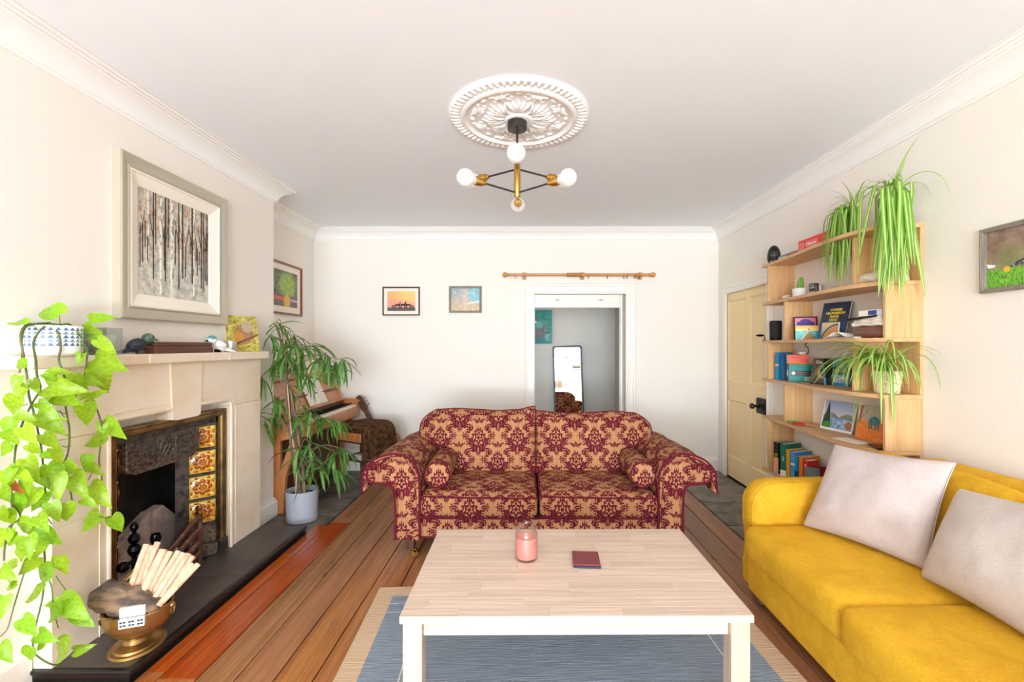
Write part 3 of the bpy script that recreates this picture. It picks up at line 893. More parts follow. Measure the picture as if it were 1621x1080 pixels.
def misty(nt, x, y, v):
    c = mixc(nt, y.step(.1, .95), hexc('c3a67c'), hexc('8aa0ac'))
    c = mixc(nt, blob(x, y, .92, .72, .34, .34, .4), c, hexc('6fb6c4'))
    c = mixc(nt, ((y - .30 - (x - .5) * .25).abs().step(.05, .0)) * x.step(.5, .6), c, hexc('e4e6dc'))
    c = mixc(nt, blob(x, y, .5, .6, .12, .5, .5) * .5, c, hexc('d8b49a'))
    return mixc(nt, uvnoise(nt, v, (7, 7, 1)).step(.45, .7) * .6, c, hexc('dcd2b8'))
M_gwood = mat('weathered_grey_frame', '948a7a', .6, var=('7b7264', (40, 40, 6), 3, .4, .7))
picture('misty_shore_picture', 'small grey framed misty blue and sand picture on the back wall', .362, .296, .022, .024, M_gwood, 0, None, print_mat('misty_print', misty), (-.654, YB, 1.898), 0)
def lake(nt, x, y, v):
    n = uvnoise(nt, v, (14, 9, 1)).step(.35, .65)
    c = mixc(nt, n, hexc('3c4a2c'), hexc('77805a'))
    c = mixc(nt, blob(x, y, .62, .60, .3, .36, .35), c, mixc(nt, n, hexc('78a032'), hexc('b4c258')))
    c = mixc(nt, y.lt(.32), c, hexc('6f5a52'))
    c = mixc(nt, y.lt(.32) * blob(x, y, .6, .15, .12, .22, .4), c, hexc('d9b23c'))
    c = mixc(nt, ((y - .22).abs().lt(.05)) * x.lt(.5), c, hexc('d9662e'))
    return mixc(nt, ((y - .2).abs().lt(.035)) * x.gt(.72), c, hexc('c9a0bc'))
M_mahog = mat('mahogany_frame', '8a4a30', .35)
picture('green_lake_picture', 'reddish framed picture of green foliage over water in the alcove above the piano', .66, .50, .022, .018, M_mahog, .06, M_mount, print_mat('lake_print', lake), (XA, 4.422, 1.938), rad(90))
# pigeon picture on the right wall
def lawn(nt, x, y, v):
    n = uvnoise(nt, v, (5, 3, 1)).step(.3, .7); g = uvnoise(nt, v, (60, 14, 1)).step(.35, .65)
    c = mixc(nt, n, hexc('6d5644'), hexc('a58a78'))
    c = mixc(nt, blob(x, y, .35, .45, .3, .25, .6) * .5, c, hexc('8c9a5a'))
    gr_ = mixc(nt, g, hexc('3f8a1e'), hexc('8cc83c'))
    c = mixc(nt, (y + uvnoise(nt, v, (40, 3, 1)) * .12).step(.42, .34), c, gr_)
    c = mixc(nt, blob(x, y, .21, .30, .035, .05, .3), c, hexc('f0b428'))
    return c
def pigeon(t, a, b, y):
    m1, m2, m3 = mat('pigeon_blue_grey', '8894b4', .5), mat('pigeon_wing_dark', '3d3c40', .5, var=('c8c8cc', (60, 60, 60), 2, .5, .6)), mat('pigeon_brown', '9a6a58', .5)
    q = MB()
    X0 = lambda f: -a + 2 * a * f
    Z0 = lambda f: -b + 2 * b * f
    q.cur = 2; q.prism([(X0(.34), Z0(.33)), (X0(.55), Z0(.36)), (X0(.85), Z0(.45)), (X0(.92), Z0(.62)), (X0(.7), Z0(.6)), (X0(.48), Z0(.45))], y - .001, y, XZ)
    q.cur = 0; q.prism([(X0(.36), Z0(.37)), (X0(.55), Z0(.52)), (X0(.68), Z0(.64)), (X0(.86), Z0(.72)), (X0(.93), Z0(.86)), (X0(.97), Z0(.82)), (X0(.92), Z0(.6)), (X0(.75), Z0(.55)), (X0(.55), Z0(.44))], y - .002, y - .001, XZ)
    q.cur = 1; q.prism([(X0(.24), Z0(.33)), (X0(.30), Z0(.40)), (X0(.5), Z0(.5)), (X0(.66), Z0(.55)), (X0(.52), Z0(.42)), (X0(.36), Z0(.35))], y - .003, y - .002, XZ)
    q.build('pigeon_print', [m1, m2, m3], t, smooth=0)
    MB().prism([(X0(.0), Z0(.44)), (X0(.10), Z0(.40)), (X0(.08), Z0(.36)), (X0(.02), Z0(.36))], y - .001, y, XZ).build('white_print', M_china, t, smooth=0)
M_tgrey = mat('taupe_frame', '8c8276', .55, var=('776e63', (50, 50, 8), 3, .4, .7))
picture('pigeon_picture', 'taupe framed photograph of a pigeon on grass, cut by the right edge', .46, .298, .022, .020, M_tgrey, 0, None, print_mat('lawn_print', lawn), (XR, 2.138 - .23, 1.775), rad(-90), pigeon)

# ------------------------------------------------------------------ things on the mantel shelf
MZ = 1.3405
def pot_pattern():
    m, nt, b = new_mat('blue_triangle_glaze')
    tc = nt.nodes.new('ShaderNodeTexCoord'); sp_ = nt.nodes.new('ShaderNodeSeparateXYZ'); nt.links.new(tc.outputs['Object'], sp_.inputs[0])
    x, y, z = (X(nt, sp_.outputs[i]) for i in range(3))
    u = (y.atan2(x) * (26 / (2 * PI))).fract(); w_ = (z - .040) * (1 / .0155); f = w_.fract()
    tri = ((u - .5).abs() * 2).lt(f * -1 + .92)
    inb = z.gt(.040) * z.lt(.117)
    row = w_.floor().mod(2)
    c = mixc(nt, tri * inb, hexc('f3f1ee'), mixc(nt, row, hexc('4a6ea0'), hexc('7c95b6')))
    nt.links.new(c.k, b.inputs['Base Color']); b.inputs['Roughness'].default_value = .15; b.inputs['Coat Weight'].default_value = .4
    return m
def leaf_mat(name, c1, c2, midrib='', tr=.35, rough=.35, rnd=.12, hue=.02):
    m = mat(name, c1, rough, var=(c2, (9, 9, 9), 2, .35, .7), rnd=rnd, hue=hue, trans=tr)
    return m
M_soil = mat('potting_soil', '3a2a1f', .95, bump=((80, 80, 80), .004, 3))
M_pothos = leaf_mat('pothos_leaf', 'acd433', '8fc022', tr=.45, hue=.03, rnd=.16)
M_pstem = mat('pothos_stem', '5d7a38', .6, var=('6b5a3a', (12, 12, 12), 3, .4, .7))
pth = thing('trailing_pothos', 'lime green trailing pothos in a blue and white pot on the mantel', 'plant', (-1.945, 1.875, MZ), world=True)
potc = Vector((-1.942, 1.875, MZ))
po = MB().lathe([(0, 0), (.074, 0), (.086, .006), (.091, .016), (.0915, .119), (.089, .123), (.086, .119), (.084, .09), (0, .088)], 40)
po.v = [p for p in po.v]
pot = link('pot', po.mesh('pot', pot_pattern(), 40), pth, potc)
def heart(R, w=.84, cup=.18, bend=.25):
    """heart shaped leaf, stalk end at the origin, tip at +X, about 1 long"""
    b = MB()
    out = [(-.10, .17), (-.12, .30), (-.02, .42), (.16, .46), (.36, .42), (.56, .32), (.76, .18), (.92, .06)]
    mid = [-.0, .02, .12, .26, .42, .58, .74, .9]
    vs = []
    for (x, y), mx_ in zip(out, mid):
        for k in (-1, -.55, 0, .55, 1):
            px = mx_ + (x - mx_) * abs(k); py = y * w * k
            z = cup * abs(py) ** 1.2 * 1.6 - bend * px * px + .02 * math.sin(px * 9 + k * 2 + R.random())
            vs.append((px, py, z))
    fs = []
    for i in range(7):
        for k in range(4):
            a = i * 5 + k; fs.append((a, a + 1, a + 6, a + 5))
    vs.append((1.02, 0, -bend)); n = len(vs) - 1
    for k in range(4): fs.append((35 + k, 36 + k, n))
    return b.add(vs, fs).mesh('leaf', M_pothos, 60, fix=False)
RP = random.Random(11)
hearts = [heart(RP, .64 + .06 * k, .10 + .10 * k, .10 + .13 * k) for k in range(4)]
cA = lambda x, y: (x / 3.6, 460 + y / 3.6)
cB = lambda x, y: (x / 3.375, 740 + y / 3.375)
def stem(pts, r0, r1, par, m, nm='stem', n=5, seg=5):
    q = cr(pts, seg); L = len(q)
    return MB().tube(q, [r0 + (r1 - r0) * i / (L - 1) for i in range(L)], n).build(nm, m, par)
def vine(al, bl=()):
    pts = []
    for k, (x, y) in enumerate(al):
        u, v = cA(x, y); pts.append((u, v))
    for x, y in bl: pts.append(cB(x, y))
    out = []
    for k, (u, v) in enumerate(pts):
        xx = -1.93 if v < 518 else (-1.86 if v < 548 else -1.845)
        out.append(PX(u, v, xx + .012 * math.sin(k * 2.1)))
    stem(out, .0042, .003, pth, M_pstem)
vine([(285, 185), (200, 190), (150, 196), (118, 250), (130, 350), (150, 470), (165, 600), (190, 690), (215, 800), (235, 900), (245, 1000)], [(240, 110), (252, 250), (236, 400), (240, 560), (225, 700), (190, 850), (175, 960), (200, 1010), (300, 1055), (395, 985)])
vine([(270, 195), (225, 230), (190, 300), (205, 400), (210, 480), (230, 560), (180, 650), (120, 780), (90, 900), (80, 1000)], [(60, 150), (72, 280), (30, 400), (22, 500)])
vine([(290, 200), (335, 250), (345, 330), (335, 400), (365, 490), (370, 640), (395, 800), (385, 930), (350, 1010)], [(330, 50), (370, 110), (385, 175)])
vine([(400, 195), (440, 235), (470, 290), (495, 350), (492, 430), (480, 540), (545, 660), (583, 790), (570, 900), (565, 980)], [(545, 60), (540, 110)])
vine([(262, 190), (150, 205), (122, 290), (128, 350), (110, 470)], [])
vine([(280, 190), (345, 195), (390, 190), (398, 205)], [])
stem([PX(*cB(245, 570), -1.84), PX(*cB(275, 640), -1.83), PX(*cB(285, 760), -1.83), PX(*cB(312, 860), -1.83)], .0025, .0018, pth, M_pstem)
stem([PX(*cB(130, 560), -1.84), PX(*cB(75, 740), -1.84), PX(*cB(40, 860), -1.84), PX(*cB(0, 905), -1.84)], .0025, .0018, pth, M_pstem)
stem([PX(*cB(70, 200), -1.84), PX(*cB(110, 270), -1.84), PX(*cB(40, 330), -1.84), PX(*cB(20, 480), -1.84)], .003, .002, pth, M_pstem)
LA = [(340, 140, 200, 80), (125, 195, 60, 155), (510, 165, 645, 150), (470, 215, 570, 235), (548, 275, 428, 262), (555, 280, 655, 355), (475, 360, 437, 412), (545, 390, 685, 437), (155, 415, 63, 432), (110, 490, 70, 570), (185, 508, 215, 588), (135, 525, 150, 580), (250, 475, 320, 510), (290, 470, 392, 455), (275, 545, 420, 560), (425, 480, 425, 605), (305, 590, 192, 660), (310, 600, 452, 642), (470, 510, 562, 525), (548, 448, 615, 570), (505, 570, 432, 625), (500, 615, 605, 568), (470, 640, 520, 765), (600, 740, 688, 845), (612, 825, 473, 880), (510, 940, 478, 1020), (505, 1010, 580, 1035),
      (90, 600, 62, 712), (95, 705, 205, 735), (75, 735, 20, 830), (215, 700, 340, 790), (190, 840, 120, 905), (245, 820, 330, 900), (300, 900, 355, 985), (60, 870, 0, 945), (150, 960, 200, 1075), (95, 1000, 35, 1070), (420, 985, 355, 1060), (240, 930, 300, 960), (215, 640, 300, 685), (130, 780, 190, 860), (40, 800, 90, 860), (345, 985, 290, 1075), (160, 880, 235, 930), (270, 740, 345, 720), (130, 550, 95, 640)]
LB = [(190, 105, 90, 235), (240, 130, 165, 235), (305, 40, 310, 165), (385, 45, 440, 140), (480, 105, 570, 190), (345, 195, 360, 295), (440, 170, 515, 205), (530, 245, 435, 345), (600, 260, 652, 345), (165, 285, 72, 355), (145, 370, 150, 470), (205, 335, 310, 412), (232, 395, 200, 475), (318, 478, 345, 575), (318, 505, 245, 535), (282, 540, 168, 612), (208, 478, 95, 575), (90, 515, 0, 545), (90, 620, 20, 655), (218, 668, 120, 690), (25, 690, 5, 800), (120, 810, 185, 895), (207, 888, 272, 928), (165, 960, 143, 1045), (370, 950, 245, 1032), (400, 982, 485, 960), (330, 690, 402, 675), (345, 710, 232, 745), (350, 715, 440, 800), (400, 775, 492, 850), (330, 760, 213, 812), (0, 950, 48, 1032), (35, 340, 0, 430), (95, 370, 5, 415), (110, 440, 105, 510), (270, 190, 310, 285), (130, 60, 180, 60), (40, 225, 0, 280), (60, 580, 30, 645), (235, 940, 190, 985), (150, 310, 235, 370), (410, 120, 470, 100), (350, 200, 310, 250), (70, 10, 30, 70), (200, 20, 260, 90), (100, 150, 100, 250), (20, 20, 60, 110), (120, 0, 90, 90), (0, 100, 40, 190), (150, 60, 130, 150), (30, 230, 70, 310), (200, 260, 250, 340), (60, 330, 30, 400), (10, 540, 60, 600), (250, 60, 210, 130), (90, 30, 160, 60)]
def put_leaf(b, t, k):
    u0, v0 = b; u1, v1 = t
    xx = -1.80 + RP.uniform(-.05, .03)
    if v0 < 520: xx = -1.90
    p = PX(u0, v0, xx)
    q = P(u1, v1, p.y + RP.uniform(-.03, .03))
    if q.x < -2.01: q.x = -2.01
    d = q - p; L = d.length
    xa = d.normalized()
    nv = Vector((.45, -.75, .45)) + Vector((RP.uniform(-.3, .3), RP.uniform(-.25, .25), RP.uniform(-.3, .3)))
    za = (nv - xa * nv.dot(xa)).normalized(); ya = za.cross(xa)
    R = Matrix((xa, ya, za)).transposed()
    o = link('leaf', RP.choice(hearts), pth, p, R.to_euler(), L * 1.10)
    # leaf stalk back towards the vine
    return p
for k, (a, b, c, d) in enumerate(LA): put_leaf(cA(a, b), cA(c, d), k)
for k, (a, b, c, d) in enumerate(LB): put_leaf(cB(a, b), cB(c, d), k)
pet = MB()
for (x0_, y0_), (x1_, y1_) in (((94, 499), (96, 516)), ((130, 571), (128, 540)), ((167, 663), (160, 672)), ((165, 692), (158, 700)), ((156, 818), (178, 818)), ((95, 883), (80, 893)), ((118, 950), (88, 912)), ((150, 735), (140, 760)), ((108, 690), (88, 672)), ((108, 668), (95, 650)), ((106, 655), (84, 647)), ((98, 706), (112, 706)), ((30, 640), (44, 640)), ((152, 600), (146, 590)), ((64, 800), (82, 830))):
    pet.tube(cr([PX(x0_, y0_, -1.83), PX((x0_ + x1_) / 2, (y0_ + y1_) / 2 + 2, -1.82), PX(x1_, y1_, -1.84)], 4), .0018, 5)
pet.build('leaf_stalks', M_pstem, pth, kind='stuff')
dead = MB(); dead.merge = False
o = link('leaf', heart(RP, .6, .5, .5), pth, PX(18, 762, -1.80), (rad(70), rad(60), 0), .055, label='withered orange brown leaf')
o.data.materials.clear(); o.data.materials.append(mat('withered_leaf', 'b0582e', .8))

# glass tumbler with a pale print, birds, box, mug
gl = thing('square_glass_holder', 'square clear glass candle holder beside the pothos pot', 'candle holder', (-1.945, 2.095, MZ), rad(8))
g = MB().rings(.0, .0, [(0, 0)])
g = MB(); g.box(-.052, .052, -.052, -.048, 0, .125).box(-.052, .052, .048, .052, 0, .125).box(-.052, -.048, -.048, .048, 0, .125).box(.048, .052, -.048, .048, 0, .125).box(-.048, .048, -.048, .048, 0, .014)
g.build('glass', glassy('clear_glass', 'f4f6f4', .93), gl, smooth=0)
MB().lathe([(0, .0145), (.030, .0145), (.032, .05), (.030, .052), (0, .052)], 16).build('tealight', mat('wax_white', 'e6e2da', .5), gl)
MB().box(-.044, -.043, -.02, .03, .0145, .10).box(-.03, .03, .043, .044, .0145, .095).build('paper_lining', mat('grey_lining', 'dbd5cb', .7, var=('b5aea4', (30, 30, 30), 3, .4, .7)), gl, smooth=0)

def bird(name, label, loc, rot, s, mb_, mh, mw, mk, cap=None):
    t = thing(name, label, 'ornament', loc, rot)
    b = MB(); b.ball((0, 0, .030 * s), .030 * s, 10, (1.35, .85, 1.0), Matrix.Translation((0, 0, .012 * s)) @ Matrix.Rotation(rad(-28), 4, 'Y'))
    b.build('body', mb_, t)
    hh = MB().ball((.034 * s, 0, .070 * s), .024 * s, 8, (1.05, .95, 1))
    hh.build('head', mh, t)
    MB().tube([(.052 * s, 0, .067 * s), (.066 * s, 0, .064 * s), (.078 * s, 0, .060 * s)], [.007 * s, .0045 * s, .001 * s], 6).build('beak', mk, t)
    MB().prism([(-.02 * s, .038 * s), (-.10 * s, .006 * s), (-.105 * s, .0 * s), (-.06 * s, .004 * s), (-.01 * s, .015 * s)], -.012 * s, .012 * s, XZ).build('tail', mw, t)
    for sg in (-1, 1):
        MB().ball((-.012 * s, sg * .022 * s, .042 * s), .020 * s, 8, (1.35, .4, .8)).build('wing', mw, t)
        MB().ball((.044 * s, sg * .0205 * s, .075 * s), .003 * s, 5).build('eye', M_jet, t)
    MB().box(-.012 * s, .014 * s, -.012 * s, .012 * s, 0, .018 * s, .003).build('foot', mk, t)
    if cap: MB().ball((.034 * s, 0, .080 * s), .0225 * s, 8, (1.05, 1, .72)).build('cap', cap, t)
    return t
M_navy = mat('dark_navy_glaze', '26303f', .3); M_green = mat('dark_green_glaze', '3f5a4a', .35, var=('5d7565', (50, 50, 50), 2, .4, .6)); M_teal = mat('teal_glaze', '4ba3ad', .3)
bird('bird_ornament', 'dark green and navy bird ornament by the brown wooden box', (-1.945, 2.30, MZ), rad(68), 1.12, M_navy, M_green, M_navy, mat('horn', '51473e', .5))
bird('bird_ornament', 'white bird ornament with teal cap at the far end of the brown box', (-1.945, 2.885, MZ), rad(-110), 1.10, M_china, M_china, M_china, M_jet, M_teal)
wb = thing('wooden_box', 'long low dark reddish wooden box on the mantel', 'box', (-1.945, 2.575, MZ), rad(89))
M_rwood = wood('reddish_dark_wood', '6e3c2a', '4b2619', 'X', .4, .08)
MB().box(-.215, .215, -.035, .035, 0, .034, .003).build('base', M_rwood, wb)
MB().box(-.213, .213, -.034, .034, .0355, .062, .006).build('lid', M_rwood, wb)
mg = thing('metal_cup', 'small plain silver metal cup beside the bird print', 'cup', (-1.945, 3.01, MZ))
MB().lathe([(0, .004), (.034, .0), (.036, .004), (.037, .072), (.0355, .072), (.034, .008), (0, .008)], 24).build('body', mat('brushed_aluminium', 'd9d8d6', .3, .85), mg)
# canvas of a brown bird leaning on the wall
def thrush(nt, x, y, v):
    n = uvnoise(nt, v, (5, 9, 1), 4, 1.5).step(.35, .62)
    c = mixc(nt, n, hexc('8c8428'), hexc('d8c850'))
    c = mixc(nt, uvnoise(nt, v, (8, 16, 1), 3, 2).step(.55, .68), c, hexc('f0ead0'))
    c = mixc(nt, blob(x, y, .55, .50, .30, .28, .12), c, mixc(nt, uvnoise(nt, v, (20, 20, 1)).step(.4, .6), hexc('b98a5c'), hexc('8f6a4c')))
    c = mixc(nt, blob(x, y, .66, .70, .17, .17, .12), c, mixc(nt, uvnoise(nt, v, (30, 30, 1)).step(.4, .6), hexc('a8927a'), hexc('c4b29c')))
    c = mixc(nt, blob(x, y, .38, .38, .16, .18, .3), c, hexc('c98a3c'))
    return mixc(nt, ((y - .12 - x * .36).abs().lt(.032)), c, hexc('7c5436'))
cv = thing('bird_canvas', 'yellow and brown bird canvas leaning on the wall at the far mantel end', 'canvas', (-1.965, 3.195, MZ), (0, rad(-9), rad(62)))
cv.rotation_euler = (rad(-10), 0, rad(66))
M_thr = print_mat('thrush_print', thrush)
b = MB().box(-.115, .115, 0, .018, 0, .255, .001); b.build('canvas_body', mat('canvas_edge', 'dccf9a', .7), cv, smooth=0)
MB().quad((-.115, -.0008, 0), (.115, -.0008, 0), (.115, -.0008, .255), (-.115, -.0008, .255)).build('print', M_thr, cv, fix=False)

# ------------------------------------------------------------------ tall narrow-leaved ficus in a grey pot
M_ficus = leaf_mat('ficus_leaf', '6f9c46', '517c36', tr=.32, rough=.4, rnd=.22, hue=.04)
M_bark = mat('ficus_bark', '8f7460', .8, var=('6c5546', (30, 30, 6), 4, .4, .7))
M_cane = mat('pale_cane', 'cfa57c', .6)
fc = thing('potted_ficus', 'tall drooping narrow leaved ficus in a round grey blue pot by the piano', 'plant', (-1.765, 3.615, 0), world=True)
MB().lathe([(0, 0), (.108, 0), (.112, .004), (.119, .236), (.118, .242), (.111, .240), (.108, .20), (0, .198)], 40, (-1.765, 3.615, .001)).build('pot', mat('grey_blue_ceramic', 'a4a7b4', .5), fc)
MB().lathe([(0, .205), (.108, .203)], 24, (-1.765, 3.615, 0)).build('soil', M_soil, fc)
TR = lambda u, v, dy=0: P(u, v, 3.61 + dy)
def br(pts, r0, r1, m=M_bark, nm='branch'): return stem([TR(*p) for p in pts], r0, r1, fc, m, nm, 6, 5)
br([(474, 782), (468, 745), (462, 700), (459, 660), (455, 625), (452, 590)], .021, .013, nm='trunk')
br([(482, 782), (479, 745, .02), (473, 700, .02), (466, 655), (459, 615)], .016, .008, nm='trunk')
br([(468, 782, -.05), (470, 735, -.05), (462, 690, -.05), (458, 650, -.03), (454, 600), (451, 570), (449, 520)], .006, .004, M_cane, 'cane')
RF = random.Random(21)
def strap(L, w, droop, fold, seg=7, e0=0.0, m=None):
    """leaf with its stalk at the origin, running along +X and drooping"""
    b = MB(); vs = []; x = z = 0.0
    for i in range(seg + 1):
        f = i / seg; ang = e0 - droop * f
        wd = w * (math.sin(PI * min(1, f * .93 + .07)) ** .7) * (1 - .35 * f)
        for k in (-1, 0, 1): vs.append((x - 0 * k, wd * k, z + (fold * wd if k else 0)))
        x += math.cos(ang) * L / seg; z += math.sin(ang) * L / seg
    fs = []
    for i in range(seg):
        for k in range(2):
            a = i * 3 + k; fs.append((a, a + 1, a + 4, a + 3))
    return b.add(vs, fs).mesh('leaf', m, 60, fix=False)
fls = [strap(1, .060, dr_, .5, 6, e_, M_ficus) for dr_, e_ in ((.7, .2), (1.1, .1), (.4, 0), (1.4, .5), (.25, -.1))]
tips = [(437, 513, 0, 9), (428, 530, -.05, 6), (447, 540, .05, 8), (462, 532, .1, 8), (478, 548, 0, 9), (492, 545, .1, 8), (455, 566, -.08, 8), (436, 572, 0, 7), (502, 572, .1, 8), (512, 560, .15, 7), (532, 575, .2, 8), (541, 570, .2, 8), (472, 588, .05, 7), (487, 598, .1, 7), (440, 634, -.1, 8), (411, 655, -.12, 7), (434, 652, 0, 5), (418, 668, -.1, 4), (470, 662, -.1, 8), (488, 656, 0, 9), (503, 662, .1, 9), (522, 666, .1, 8), (540, 668, .1, 8), (470, 712, -.1, 6), (492, 703, 0, 8), (496, 722, 0, 8), (530, 714, .1, 8), (545, 712, .1, 7), (463, 728, -.1, 4), (490, 748, -.1, 7), (505, 738, 0, 7), (528, 740, .1, 7), (476, 640, .05, 6), (420, 600, -.1, 4), (456, 610, .06, 5), (450, 555, .1, 7), (470, 565, .1, 7), (520, 568, .1, 6), (465, 545, -.1, 7)]
for k, (u, v, dy, n) in enumerate(tips):
    src = (453, 585) if v < 625 else ((462, 690) if v < 690 else (469, 735))
    if v < 625: src = (450, min(590, v + 40))
    mid = ((u + src[0]) / 2, min(v, src[1]) - 6, dy / 2)
    br([(src[0], src[1] + 8, 0), mid, (u, v, dy)], .0045, .0022)
    base = TR(u, v, dy)
    for i in range(n):
        az = RF.uniform(0, 2 * PI); pitch = RF.uniform(rad(5), rad(80))
        if base.x < -1.72 and math.cos(az) < -.3 and base.y > 3.6: az += PI
        s = RF.uniform(.17, .27)
        if k == 0 and i < 5: az = (2.6, .5, 3.3, 5.8, .9)[i]; pitch = rad((15, -25, 40, 30, 60)[i]); s = .2
        off = Vector((RF.uniform(-.02, .02), RF.uniform(-.02, .02), RF.uniform(-.02, .015)))
        link('leaf', RF.choice(fls), fc, base + off, (RF.uniform(-.5, .5), pitch, az), s)
# ------------------------------------------------------------------ piano, music, stool, guitar
M_walnut = wood('warm_walnut', 'd08a52', 'a86434', 'Z', .3, .06, .7, coat=.3)
M_walnutd = wood('dark_walnut', '6b4025', '482817', 'Z', .35, .06, .7)
M_ivory = mat('ivory_keys', 'f3ece0', .25)
M_paper = mat('music_paper', 'f4ece0', .8)
pn = thing('upright_piano', 'small walnut upright piano in the alcove behind the ficus', 'piano', (-2.05, 4.33, 0), world=True)
PY0, PY1 = 3.735, 4.945
side = [(-2.32, .0), (-2.005, 0), (-2.005, .60), (-1.86, .63), (-1.79, .68)] + [(-1.815 + .045 * math.cos(t), .765 + .045 * math.sin(t)) for t in [-.3, .2, .7, 1.2, 1.57]] + [(-1.98, .815), (-2.10, 1.085), (-2.32, 1.085)]
for y in (PY0, PY1 - .032):
    MB().prism(side, y, y + .032, XZ).build('side_panel', M_walnut, pn, smooth=0)
    MB().prism([(-1.845, .655), (-1.90, .655), (-2.02, .32), (-2.035, .0), (-1.985, .0), (-1.965, .30)], y + .002, y + .045, XZ).build('front_leg', M_walnut, pn, smooth=0)
a, b = PY0 + .032, PY1 - .032
MB().box(-2.32, -2.055, a, b, .02, .62, .003).build('lower_panel', M_walnutd, pn)
MB().prism([(-2.32, .80), (-1.985, .80), (-2.115, 1.08), (-2.32, 1.08)], a, b, XZ).build('upper_panel', M_walnut, pn, smooth=0)
MB().box(-2.33, -2.075, PY0 - .01, PY1 + .01, 1.085, 1.105, .004).build('top_lid', M_walnut, pn)
MB().box(-2.25, -1.80, a, b, .625, .70, .003).build('key_bed', M_walnut, pn)
MB().box(-1.80, -1.782, a, b, .64, .738, .004).build('key_slip', M_walnut, pn)
MB().box(-1.985, -1.952, a, b, .70, .815, .003).build('fallboard', M_walnutd, pn)
MB().box(-1.985, -1.925, a, b, .806, .820, .003).build('music_ledge', M_walnut, pn)
MB().box(-2.055, -2.02, a, b, .915, .93, .003).build('music_rail', M_walnutd, pn)
n = 50; kw = (b - a - .06) / n
wk = MB(); bk = MB()
for i in range(n):
    y = a + .03 + kw * i
    wk.box(-1.945, -1.806, y + .0006, y + kw - .0006, .70, .752, .001)
    if i % 7 not in (2, 6): bk.box(-1.945, -1.855, y + kw - .006, y + kw + .006, .75, .765, .001)
wk.build('white_keys', M_ivory, pn, kind='stuff'); bk.build('black_keys', M_jet, pn, kind='stuff')
for k, yy in enumerate((4.27, 4.34, 4.41)): MB().tube([(-2.06, yy, .06), (-1.97, yy, .05), (-1.95, yy, .045)], .012, 8, flat=.5).build('pedal', M_brass, pn)
def staves_mat(name, base, ln):
    def f(nt, x, y, v):
        l = ((y * 11).fract() * 6).fract().lt(.16) * ((y * 11).fract()).lt(.72) * x.gt(.07) * x.lt(.93)
        nts = uvnoise(nt, v, (45, 60, 1), 1).gt(.64) * ((y * 11).fract()).lt(.85) * x.gt(.07) * x.lt(.93)
        return mixc(nt, l.mx(nts) * .75, hexc(base), hexc(ln))
    return print_mat(name, f, .8)
M_score = staves_mat('printed_score', 'f4ece0', '6d655d')
sl = math.atan2(.13, .28)
def sheet(name, label, y, z, w, hh, dx, tilt, group=None):
    t = thing(name, label, 'sheet music', (dx, y, z), (0, 0, 0))
    t.rotation_euler = (-tilt, 0, rad(90))
    for sg in (-1, 1):
        m_ = MB()
        fn = lambda u, v: (sg * u * w, .004 - .010 * math.sin(u * PI), v * hh)
        m_.grid(fn, 6, 1, uvf=lambda u, v: (u, v)); m_.build('page', M_score, t, fix=False)
    MB().box(-w, w, .004, .007, -.001, hh * .998).build('cover', mat('score_cover', 'e4d3c4', .8), t)
    return t
sheet('open_score', 'open music book on the piano ledge behind ficus leaves', 4.40, .822, .19, .29, -1.975, sl)
t = thing('pinkish_score', 'pinkish music book standing on top of the piano', 'sheet music', (-2.17, 4.56, 1.106), (0, 0, 0)); t.rotation_euler = (rad(-16), 0, rad(70))
M_pscore = staves_mat('pink_score', 'f0dccb', 'a88676')
MB().quad((-.11, 0, 0), (.11, 0, 0), (.11, 0, .26), (-.11, 0, .26)).build('front_cover', M_pscore, t, fix=False)
MB().box(-.11, .11, .001, .012, 0, .259).build('pages', M_paper, t, smooth=0)
wr = thing('wire_rack', 'dark wire rack with pale papers on the near end of the piano', 'rack', (-2.18, 3.92, 1.106), rad(90))
wm = MB()
for k in range(5): wm.tube([(-.10, -.05, .01 + .035 * k), (.10, -.05, .01 + .035 * k), (.10, .05, .01 + .035 * k), (-.10, .05, .01 + .035 * k), (-.10, -.05, .01 + .035 * k)], .0022, 5)
for xx in (-.10, -.033, .033, .10):
    for yy in (-.05, .05): wm.tube([(xx, yy, 0), (xx, yy, .15)], .0022, 5)
wm.build('wires', M_iron, wr)
MB().box(-.09, .09, -.02, .03, .012, .17).build('papers', M_paper, wr)

M_dkwood = wood('dark_stool_wood', '6a3f26', '3f2414', 'Z', .3, .08, .8, coat=.3)
M_fur = mat('brown_sheepskin', '5e4029', .95, var=('3a2616', (30, 30, 30), 4, .4, .65), spec=.1)
sto = thing('piano_stool', 'dark wooden piano stool with turned legs under a brown fur throw', 'stool', (-1.60, 4.515, 0), rad(-30))
for sx_ in (-1, 1):
    for sy_ in (-1, 1):
        MB().lathe([(0, 0), (.012, 0), (.016, .03), (.012, .06), (.020, .14), (.014, .20), (.022, .24), (.020, .34), (.024, .40), (.024, .56), (0, .56)], 12, (sx_ * .195, sy_ * .15, 0)).build('leg', M_dkwood, sto)
MB().box(-.215, .215, -.17, .17, .45, .565, .004).build('drawer_box', M_dkwood, sto)
MB().box(-.17, .17, -.176, -.168, .465, .55, .003).build('drawer_front', M_walnut, sto)
MB().ball((0, -.182, .508), .011, 6).build('knob', M_brass, sto)
MB().box(-.195, .195, -.15, .15, .27, .285, .003).build('shelf', M_dkwood, sto)
MB().soft(.22, .175, .025, .02, 5, c=(0, 0, .588)).build('seat', M_dkwood, sto)
M_book = mat('dull_paper_stack', 'cfc4b4', .8)
